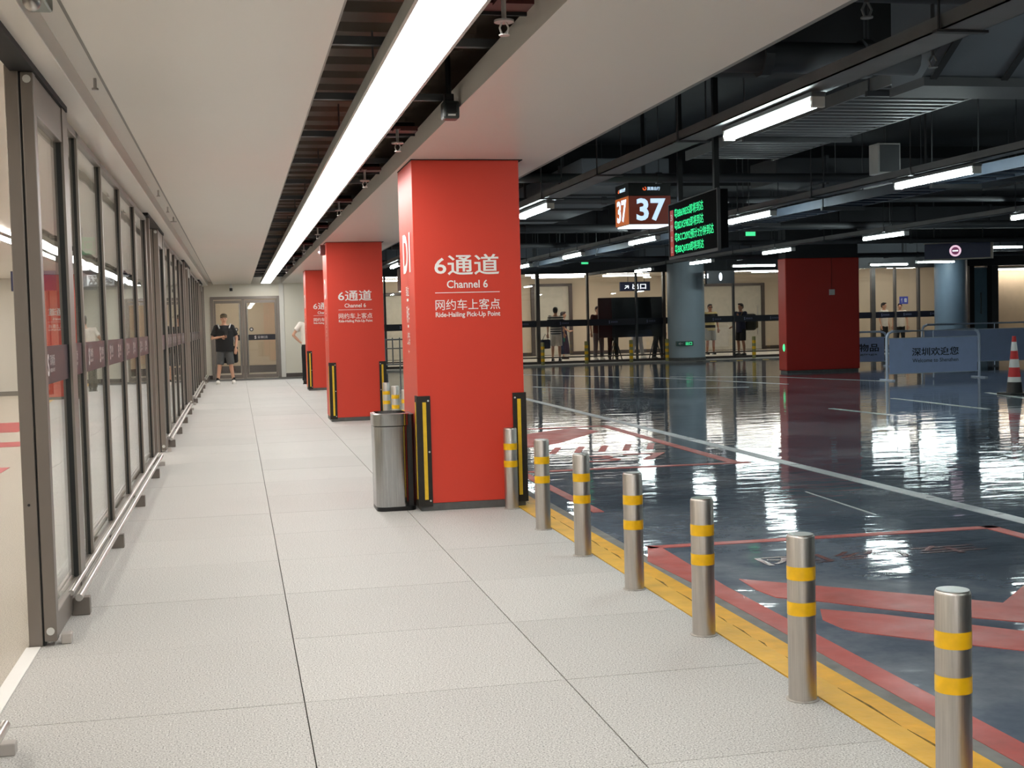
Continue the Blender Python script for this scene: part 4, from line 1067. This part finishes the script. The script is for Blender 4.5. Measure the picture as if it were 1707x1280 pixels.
# ------------------------------------------------------------------ hall on the left: lights and signs
r = thing('hall_strip_light', 'white strip light on the ceiling of the hall behind the glass', 'light', (-2.65, 14, 2.54), group='strip lights in the left hall')
MB().box(-2.75, -2.6, -5, 34, 2.495, 2.52).build('diffuser', M_leftstrip, r)
MB().box(-2.77, -2.75, -5, 34, 2.49, 2.525).box(-2.6, -2.58, -5, 34, 2.49, 2.525).build('edge_profile', M_trimgrey, r)
r = thing('hall_strip_light', 'second strip light deeper in the hall behind the glass', 'light', (-6.4, 14, 2.54), group='strip lights in the left hall')
MB().box(-6.5, -6.3, -5, 34, 2.495, 2.52).build('diffuser', M_leftstrip, r)
MB().box(-6.52, -6.5, -5, 34, 2.49, 2.525).box(-6.3, -6.28, -5, 34, 2.49, 2.525).build('edge_profile', M_trimgrey, r)
for o_ in [q for q in COL.objects if q.name.startswith('hall_strip_light')]:
    for yy in (-12, 0, 12): MB().tube([(-.025 if o_.name == 'hall_strip_light' else 0, yy, -.02), (-.025 if o_.name == 'hall_strip_light' else 0, yy, .02)], .008, 6).build('suspension', M_tray, o_, world=False)
s_ = thing('hall_sign', 'navy hanging sign at the left edge beside the first glass post', 'sign', (-2.2, 9, 2.2))
MB().box(-2.9, -1.665, 8.95, 9.05, 2.225, 2.50).build('panel', M_signblue, s_)
MB().box(-2.92, -1.655, 8.94, 9.06, 2.20, 2.225).build('bottom_edge', M_plastic_w, s_)
MB().tube([(-2.6, 9, 2.5), (-2.6, 9, 2.56)], .012, 6).tube([(-1.9, 9, 2.5), (-1.9, 9, 2.56)], .012, 6).build('drop_rod', M_tray, s_)
s_ = thing('hall_sign', 'navy sign with white arrow seen through the glass screen', 'sign', (-2.4, 20.5, 2.0))
MB().box(-3.3, -1.35, 20.45, 20.55, 2.0, 2.30).build('panel', M_signblue, s_)
t = MB(); put_text(t, '↖ 网约车', .85, .18, (-2.0, 20.44, 2.15), X, Z, .02); t.build('lettering', M_glow_w, s_)
MB().tube([(-3, 20.5, 2.3), (-3, 20.5, 2.56)], .012, 6).tube([(-1.6, 20.5, 2.3), (-1.6, 20.5, 2.56)], .012, 6).build('drop_rod', M_tray, s_)
e = thing('hall_exit_sign', 'pale green exit sign hanging in the hall behind the glass', 'sign', (-1.7, 15.5, 2.2))
MB().box(-1.9, -1.5, 15.48, 15.52, 2.25, 2.45).build('panel', mat('exit_pale', S(150, 190, 160), .4, emit=.35, emit_col=(.25, .8, .45, 1), sample=False), e)
t = MB(); put_text(t, '出口', .26, .13, (-1.7, 15.475, 2.35), X, Z, .01); t.build('lettering', M_logowhite, e)
MB().tube([(-1.7, 15.5, 2.45), (-1.7, 15.5, 2.56)], .01, 6).build('drop_rod', M_tray, e)

# ------------------------------------------------------------------ people
def remeshed(name, mb, vox, mat_, parent, smooth_it=6):
    """fuses the limbs in mb into one continuous skin"""
    me = bpy.data.meshes.new(name + '_raw'); mb.bm.normal_update(); mb.bm.to_mesh(me); mb.bm.free()
    o = bpy.data.objects.new(name + '_raw', me); COL.objects.link(o)
    m1 = o.modifiers.new('r', 'REMESH'); m1.mode = 'VOXEL'; m1.voxel_size = vox; m1.use_smooth_shade = True
    m2 = o.modifiers.new('s', 'SMOOTH'); m2.iterations = smooth_it; m2.factor = .5
    dg = bpy.context.evaluated_depsgraph_get(); dg.update()
    out = bpy.data.meshes.new_from_object(o.evaluated_get(dg))
    bpy.data.objects.remove(o); bpy.data.meshes.remove(me)
    out.name = name; out.materials.clear(); out.materials.append(mat_)
    out.polygons.foreach_set('use_smooth', [True] * len(out.polygons))
    return obj(name, out, parent)

def limb(mb, pts, rad, seg=10):
    mb.tube(pts, rad, seg)
    for p, r in zip(pts, rad):
        r0 = r if not isinstance(r, (tuple, list)) else min(r)
        mb.ball(p, r0 * .97, 10, 6)

def hand(mb, wrist, d, side, curl=.35):
    """palm, four bent fingers of unequal length and a thumb from the side of the palm"""
    w = Vector(wrist); d = Vector(d).normalized()
    ref = Vector((0, 1, 0)) if abs(d.y) < .8 else Vector((0, 0, 1))
    across = d.cross(ref).normalized() * side; nrm = across.cross(d).normalized()
    pc = w + d * .045
    mb.tube([w - d * .01, w + d * .03, w + d * .09], [(.022, .022), (.036, .026), (.038, .022)], 8)
    for k, (o_, L_) in enumerate(((-.027, .062), (-.009, .074), (.009, .078), (.027, .070))):
        b0 = w + d * .085 + across * o_
        p1 = b0 + d * L_ * .5; p2 = b0 + d * L_ * (.95 - curl * .3) + nrm * L_ * curl
        mb.tube([b0 - d * .02, p1, p2], [.0095, .009, .007], 6)
    t0 = w + d * .03 + across * .03
    mb.tube([t0, t0 + d * .03 + across * .025, t0 + d * .06 + across * .028 + nrm * .012], [.012, .011, .008], 6)

def person(label, loc, rz, h=1.72, skin=M_skin, shirt=None, shirt_len=.84, sleeve=.5, pants=None, pants_len=.48, dress=None, arms=None, legs=None, hair=M_hair, long_hair=False, cap=None,
           shoes=M_black, socks=None, glasses=False, fat=1.0, vox=.02, lean=0.0, stripes=None, hd=0.0):
    """faces -y before rotation; arms: [(elbow, wrist, handdir) for +x and -x side]"""
    r = thing('person', label, 'person', loc, rz)
    k = h / 1.72
    V = lambda x, y, z: Vector((x * k, y * k, z * k))
    Lx = lambda z: lean * (z - .9)      # a lean in x growing with height
    legs = legs or [((.105, -.015, .48), (.115, .02, .085)), ((-.105, -.015, .48), (-.115, .02, .085))]
    arms = arms or [((.255, .03, 1.13), (.265, -.05, .88), (0, -.1, -1)), ((-.255, .03, 1.13), (-.265, -.05, .88), (0, -.1, -1))]
    b = MB()
    torso = [V(Lx(.82), 0, .82), V(Lx(.92), 0, .92), V(Lx(1.08), 0, 1.08), V(Lx(1.24), 0, 1.24), V(Lx(1.36), .005, 1.36), V(Lx(1.43), .01, 1.43), V(Lx(1.47), .01, 1.47)]
    tr_ = [(.135, .10), (.165 * fat, .115 * fat), (.145 * fat, .10 * fat), (.168 * fat, .115 * fat), (.17, .105), (.11, .075), (.06, .058)]
    tr_ = [(a * k, c * k) for a, c in tr_]
    b.tube(torso, tr_, 16)
    sh = [V(.185 + Lx(1.4), .005, 1.395), V(-.185 + Lx(1.4), .005, 1.395)]
    hx = Lx(1.58) + hd
    b.tube([V(Lx(1.42), .01, 1.42), V((Lx(1.5) + hx) / 2, 0, 1.50), V(hx, -.01, 1.56)], [.060 * k, .052 * k, .05 * k], 12)
    # head: skull, jaw, nose, ears
    b.tube([V(hx, -.022, 1.492), V(hx, -.018, 1.515), V(hx, -.008, 1.56), V(hx, .004, 1.61), V(hx, .008, 1.66), V(hx, .008, 1.695), V(hx, .008, 1.715)], [(.03 * k, .035 * k), (.052 * k, .062 * k), (.066 * k, .084 * k), (.073 * k, .094 * k), (.073 * k, .094 * k), (.055 * k, .072 * k), (.02 * k, .025 * k)], 16)
    b.tube([V(hx, -.095, 1.625), V(hx, -.118, 1.583), V(hx, -.09, 1.572)], [.010 * k, .016 * k, .012 * k], 8)
    for s in (1, -1):
        b.ball(V(hx + s * .074, .01, 1.60), (.014 * k, .022 * k, .034 * k), 8, 6)
    for i, s in enumerate((1, -1)):
        e, w_, hdv = arms[i]; e, w_ = V(*e), V(*w_)
        limb(b, [V(Lx(1.4) + s * .12, .005, 1.40), sh[i], (sh[i] + e) / 2, e, (e * .55 + w_ * .45), w_], [.06 * k, .058 * k, .047 * k, .041 * k, .039 * k, .026 * k])
        kn, an = V(*legs[i][0]), V(*legs[i][1])
        hp = V(s * .085, 0, .88)
        calf = kn * .68 + an * .32 + Vector((0, .018, 0))
        limb(b, [hp, (hp + kn) / 2, kn, calf, an], [.092 * k, .075 * k, .055 * k, .054 * k, .037 * k])
        b.tube([an + V(0, .03, -.045), an + V(0, -.06, -.05), an + V(0, -.15, -.062)], [(.036 * k, .036 * k), (.038 * k, .03 * k), (.03 * k, .016 * k)], 8)
    body = remeshed('body', b, vox, skin, r)
    hm = MB()
    for i, s in enumerate((1, -1)):
        hand(hm, V(*arms[i][1]), arms[i][2], s)
    hm.build('hands', skin, r, world=False, smooth=True)
    fm_ = MB()
    for s in (1, -1): fm_.ball(V(hx + s * .032, -.083, 1.613), (.013 * k, .009 * k, .007 * k), 8, 6)
    fm_.build('eyes', M_eye, r, world=False)
    MB().ball(V(hx, -.089, 1.537), (.024 * k, .008 * k, .007 * k), 8, 6).build('mouth', M_lips, r, world=False)
    # hair
    if hair:
        hb_ = MB()
        hb_.ball(V(hx, .022, 1.648), (.083 * k, .099 * k, .085 * k), 16, 10)
        hb_.ball(V(hx, .052, 1.61), (.078 * k, .066 * k, .085 * k), 14, 8)
        hb_.ball(V(hx, -.045, 1.70), (.068 * k, .05 * k, .028 * k), 12, 6)
        if long_hair:
            hb_.tube([V(hx, .05, 1.62), V(hx, .085, 1.50), V(hx, .09, 1.36)], [(.08 * k, .06 * k), (.085 * k, .05 * k), (.05 * k, .03 * k)], 12)
        hb_.build('hair', hair, r, world=False, smooth=True)
    if cap:
        cb = MB(); cb.ball(V(hx, .0, 1.675), (.088 * k, .105 * k, .068 * k), 16, 10)
        cb.tube([V(hx, -.08, 1.668), V(hx, -.135, 1.658), V(hx, -.165, 1.65)], [(.075 * k, .010 * k), (.07 * k, .008 * k), (.045 * k, .005 * k)], 12)
        cb.build('cap', cap, r, world=False, smooth=True)
    if glasses:
        gb = MB()
        for s in (1, -1): gb.tube([V(s * .034 + hx, -.104, 1.612), V(s * .034 + hx, -.098, 1.612)], .024 * k, 12)
        gb.tube([V(hx - .07, -.098, 1.617), V(hx + .07, -.098, 1.617)], .004, 6); gb.build('glasses', M_black, r, world=False)
    # clothes
    if shirt:
        b = MB(); z0 = shirt_len
        b.tube([V(Lx(z0), 0, z0), V(Lx(1.0), 0, 1.0), V(Lx(1.15), 0, 1.15), V(Lx(1.3), 0, 1.3), V(Lx(1.39), .005, 1.39), V(Lx(1.445), .01, 1.445)], [(a * k, c * k) for a, c in ((.185 * fat, .135 * fat), (.18 * fat, .13 * fat), (.178 * fat, .128 * fat), (.188 * fat, .13 * fat), (.165, .112), (.085, .075))], 18)
        for i, s in enumerate((1, -1)):
            e, w_ = V(*arms[i][0]), V(*arms[i][1])
            if sleeve <= 1: end = sh[i].lerp(e, sleeve); pts = [V(Lx(1.4) + s * .11, .005, 1.385), sh[i], sh[i].lerp(e, sleeve * .5), end]; rr = [.07 * k, .078 * k, .072 * k, .07 * k]
            else: end = e.lerp(w_, sleeve - 1); pts = [V(Lx(1.4) + s * .11, .005, 1.385), sh[i], e, end]; rr = [.07 * k, .074 * k, .058 * k, .044 * k]
            b.tube(pts, rr, 12)
            b.ball(sh[i], .076 * k, 10, 6)
        sb = remeshed('shirt', b, vox, shirt, r, 4)
        if stripes:
            sb['label'] = stripes
    if pants:
        b = MB()
        b.tube([V(0, 0, .80), V(0, 0, .90), V(Lx(1.0), 0, 1.0)], [(.165 * k * fat, .12 * k * fat), (.178 * k * fat, .128 * k * fat), (.158 * k * fat, .115 * k * fat)], 16)
        for i, s in enumerate((1, -1)):
            kn, an = V(*legs[i][0]), V(*legs[i][1]); hp = V(s * .085, 0, .87)
            if pants_len >= .4:
                t_ = (.87 - pants_len) / (.87 - .48); end = hp.lerp(kn, min(1, t_)); b.tube([hp, hp.lerp(end, .5), end], [.105 * k, .102 * k, .095 * k], 12)
            else:
                t_ = (.48 - pants_len) / (.48 - .085); end = kn.lerp(an, min(1.05, t_)); b.tube([hp, hp.lerp(kn, .5), kn, kn.lerp(end, .5), end], [.10 * k, .09 * k, .076 * k, .07 * k, .066 * k], 12); b.ball(kn, .074 * k, 10, 6)
        remeshed('trousers' if pants_len < .4 else 'shorts', b, vox, pants, r, 4)
    if dress:
        b = MB()
        b.tube([V(0, 0, .18), V(0, 0, .5), V(0, 0, .85), V(0, 0, 1.05), V(0, 0, 1.28), V(0, .005, 1.40), V(0, .01, 1.44)], [(a * k, c * k) for a, c in ((.26, .22), (.22, .19), (.18, .14), (.145, .11), (.165, .125), (.14, .1), (.08, .07))], 18)
        for i, s in enumerate((1, -1)):
            e = V(*arms[i][0]); b.tube([V(s * .1, .005, 1.385), sh[i], sh[i].lerp(e, .5)], [.065 * k, .07 * k, .06 * k], 12)
        remeshed('dress', b, vox, dress, r, 4)
    for i in (0, 1):
        an = V(*legs[i][1])
        if socks: MB().tube([an + V(0, 0, .07), an + V(0, 0, 0), an + V(0, .0, -.03)], [.043 * k, .041 * k, .04 * k], 10).build('sock', socks, r, world=False, smooth=True)
        sb = MB()
        x_, y_ = an.x, an.y
        sb.tube([(x_, y_ + .075 * k, .045 * k), (x_, y_ + .03 * k, .058 * k), (x_, y_ - .06 * k, .05 * k), (x_, y_ - .14 * k, .04 * k), (x_, y_ - .19 * k, .03 * k)], [(.032 * k, .03 * k), (.045 * k, .055 * k), (.048 * k, .045 * k), (.05 * k, .036 * k), (.03 * k, .022 * k)], 12)
        s1 = sb.build('shoe', shoes, r, world=False, smooth=True)
        MB().prism([(x_ - .05 * k, y_ + .07 * k), (x_ + .05 * k, y_ + .07 * k), (x_ + .055 * k, y_ - .12 * k), (x_ + .03 * k, y_ - .2 * k), (x_ - .03 * k, y_ - .2 * k), (x_ - .055 * k, y_ - .12 * k)], 0, .018 * k).build('sole', M_plastic_w if shoes is not M_black else M_black, s1, world=False)
    return r

C_blk = mat('cloth_black', S(20, 20, 22), .85, var=.15, scale=14)
C_grey = mat('cloth_grey', S(78, 78, 78), .85, var=.1, scale=14)
C_white = mat('cloth_white', S(214, 208, 198), .85, var=.05, scale=14)
C_olive = mat('cloth_olive', S(98, 84, 60), .85, var=.15, scale=14)
C_navy = mat('cloth_navy', S(26, 30, 54), .85, var=.12, scale=14)
C_brown = mat('cloth_dark_maroon', S(58, 32, 30), .85, var=.12, scale=14)
C_lgrey = mat('cloth_light_grey', S(176, 176, 176), .85, var=.08, scale=14)
C_shoe_w = mat('shoe_white', S(226, 224, 216), .5)
def striped(name, c0, c1, freq):
    m = bpy.data.materials.new(name); m.use_nodes = True; nt = m.node_tree; b = nt.nodes['Principled BSDF']
    tc = nt.nodes.new('ShaderNodeTexCoord'); wv = nt.nodes.new('ShaderNodeTexWave'); wv.bands_direction = 'Z'; wv.inputs['Scale'].default_value = freq; wv.inputs['Distortion'].default_value = .3
    cr = nt.nodes.new('ShaderNodeValToRGB'); cr.color_ramp.interpolation = 'CONSTANT'; cr.color_ramp.elements[0].color = c0; cr.color_ramp.elements[1].position = .5; cr.color_ramp.elements[1].color = c1
    nt.links.new(tc.outputs['Object'], wv.inputs['Vector']); nt.links.new(wv.outputs['Fac'], cr.inputs['Fac']); nt.links.new(cr.outputs['Color'], b.inputs['Base Color'])
    b.inputs['Roughness'].default_value = .85
    return m
C_stripe = striped('cloth_black_white_stripes', S(26, 26, 30), S(214, 212, 208), 4.2)
C_stripe2 = striped('cloth_dark_cream_stripes', S(24, 24, 26), S(186, 172, 120), 1.6)

p1 = person('man in black t-shirt, grey shorts and cap, standing before the glazed door', (-.29, 31.85, 0), R_(3), 1.70, shirt=C_blk, shirt_len=.80, sleeve=.78, pants=C_grey, pants_len=.44, cap=C_olive,
            arms=[((.30, .03, 1.13), (.26, -.06, .88), (-.1, -.2, -1)), ((-.30, -.02, 1.13), (-.10, -.26, 1.16), (1, -.2, .12))], legs=[((.13, -.02, .48), (.19, .02, .085)), ((-.13, -.02, .48), (-.19, .02, .085))],
            shoes=C_shoe_w, socks=C_blk, fat=1.2, vox=.016)
ph = thing('phone', 'dark phone held by the man in the black t-shirt', 'phone', (-.24, 31.52, 1.18))
MB().box(-.28, -.205, 31.555, 31.568, 1.17, 1.30, .004).build('case', M_black, ph)
bgp = thing('shoulder_bag', 'black bag hanging behind the thighs of the man in the cap', 'bag', (-.2, 32.05, .6))
MB().box(-.42, .02, 32.0, 32.14, .50, .92, .05).build('pouch', C_blk, bgp)
MB().tube([(-.45, 32.05, .85), (-.46, 31.98, 1.2), (-.43, 31.84, 1.46), (-.40, 31.70, 1.36)], .018, 8).tube([(.0, 32.05, .85), (-.10, 31.98, 1.2), (-.14, 31.84, 1.46), (-.17, 31.70, 1.36)], .018, 8).build('strap', C_lgrey, bgp)
p2 = person('man in white shirt and black trousers, half hidden behind the furthest red column', (1.66, 30.3, 0), R_(172), 1.72, shirt=C_white, shirt_len=.92, sleeve=.6, pants=C_blk, pants_len=.08,
            arms=[((.36, .06, 1.16), (.20, .02, .98), (-1, -.2, -.2)), ((-.28, .0, 1.12), (-.2, -.2, 1.0), (.4, -1, 0))], vox=.018)
person('man seen from behind in a striped shirt and white shorts', (10.24, 40.58, .005), R_(160), 1.76, shirt=C_stripe, shirt_len=.82, pants=C_white, pants_len=.46, shoes=M_black, vox=.022)
hbag = thing('handbag', 'black bag hanging beside the man in the striped shirt', 'bag', (9.86, 40.5, .5))
MB().box(9.7, 10.02, 40.42, 40.6, .42, .72, .04).build('pouch', C_blk, hbag)
MB().tube([(9.76, 40.5, .7), (9.86, 40.5, .9), (9.96, 40.5, .7)], .012, 8).build('handle', C_blk, hbag)
person('woman with long dark hair in a navy dress beside the striped man', (10.98, 42.4, .005), R_(75), 1.62, dress=C_navy, long_hair=True, skin=M_skin, vox=.022,
       arms=[((.24, -.02, 1.12), (.18, -.2, 1.0), (-.2, -1, .2)), ((-.24, -.02, 1.12), (-.18, -.2, 1.0), (.2, -1, .2))])
person('man in dark maroon top and grey trousers at the left end of the black board', (11.62, 40.35, .005), R_(8), 1.76, shirt=C_brown, shirt_len=.84, pants=mat('cloth_mid_grey', S(96, 94, 98), .85), pants_len=.08, shoes=C_shoe_w, vox=.022)
person('person in black trousers behind the left part of the black board', (11.98, 39.9, .005), R_(-10), 1.70, shirt=C_blk, pants=C_blk, pants_len=.08, vox=.022)
person('person in light trousers behind the middle of the black board', (13.02, 40.6, .005), R_(10), 1.72, shirt=C_navy, pants=C_lgrey, pants_len=.08, shoes=C_shoe_w, vox=.022, legs=[((.13, -.02, .48), (.22, .02, .085)), ((-.13, -.02, .48), (-.2, .02, .085))])
person('person in black trousers behind the right end of the black board', (13.32, 39.3, .005), R_(20), 1.72, shirt=C_navy, pants=mat('cloth_black_blue', S(22, 24, 34), .85), pants_len=.08, vox=.022, legs=[((.13, -.02, .48), (.22, .02, .085)), ((-.11, -.02, .48), (-.16, .02, .085))])
person('man in glasses and dark cream striped shirt right of the grey column', (16.25, 42.25, .005), R_(-5), 1.76, skin=M_skin2, shirt=C_stripe2, shirt_len=.80, pants=mat('cloth_stone', S(150, 152, 146), .85), pants_len=.46, glasses=True, vox=.022)
person('man in dark t-shirt and black shorts wearing a large backpack', (16.42, 39.9, .005), R_(-62), 1.74, skin=M_skin2, shirt=C_navy, shirt_len=.76, pants=C_blk, pants_len=.50, vox=.022, arms=[((.24, -.06, 1.14), (.16, -.26, 1.26), (-.1, -.6, .8)), ((-.24, .0, 1.12), (-.22, -.18, .95), (.1, -1, -.2))])
bp_ = thing('backpack', 'large dark olive backpack on the man with black shorts', 'backpack', (16.75, 39.95, 1.1))
MB().box(16.60, 16.98, 39.83, 40.2, .84, 1.40, .09).build('pack', mat('cloth_dark_olive', S(46, 44, 36), .85, var=.2, scale=10), bp_)
MB().box(16.85, 17.05, 39.88, 40.1, .9, 1.15, .05).build('front_pocket', C_olive, bp_)
MB().tube([(16.62, 39.86, 1.34), (16.45, 39.78, 1.46), (16.33, 39.74, 1.30)], .022, 8).build('strap', C_olive, bp_)
for k, (x, l, hh) in enumerate(((22.5, 'left of two people in white tops behind the far glass', 1.66), (23.12, 'right of two people in white tops behind the far glass', 1.62))):
    person(l, (x, 41.5, .005), R_(30 - 60 * k), hh, shirt=C_white, pants=C_blk, pants_len=.08, vox=.022)
sc_ = thing('display_board', 'wide black display board on tripod legs behind the far glass', 'board', (12.2, 38.2, 0))
MB().box(11.0, 13.2, 38.15, 38.22, .76, 2.0, .01).build('panel', M_screen, sc_)
for a in (11.55, 12.85):
    for o2, oy in ((-.22, 0), (.22, 0), (0, .35)):
        MB().tube([(a, 38.22, .8), (a + o2, 38.2 + oy, .01)], .018, 8).build('leg', M_black, sc_)
MB().box(13.1, 13.13, 38.14, 38.15, .86, .89).build('status_light', M_glow_w, sc_)
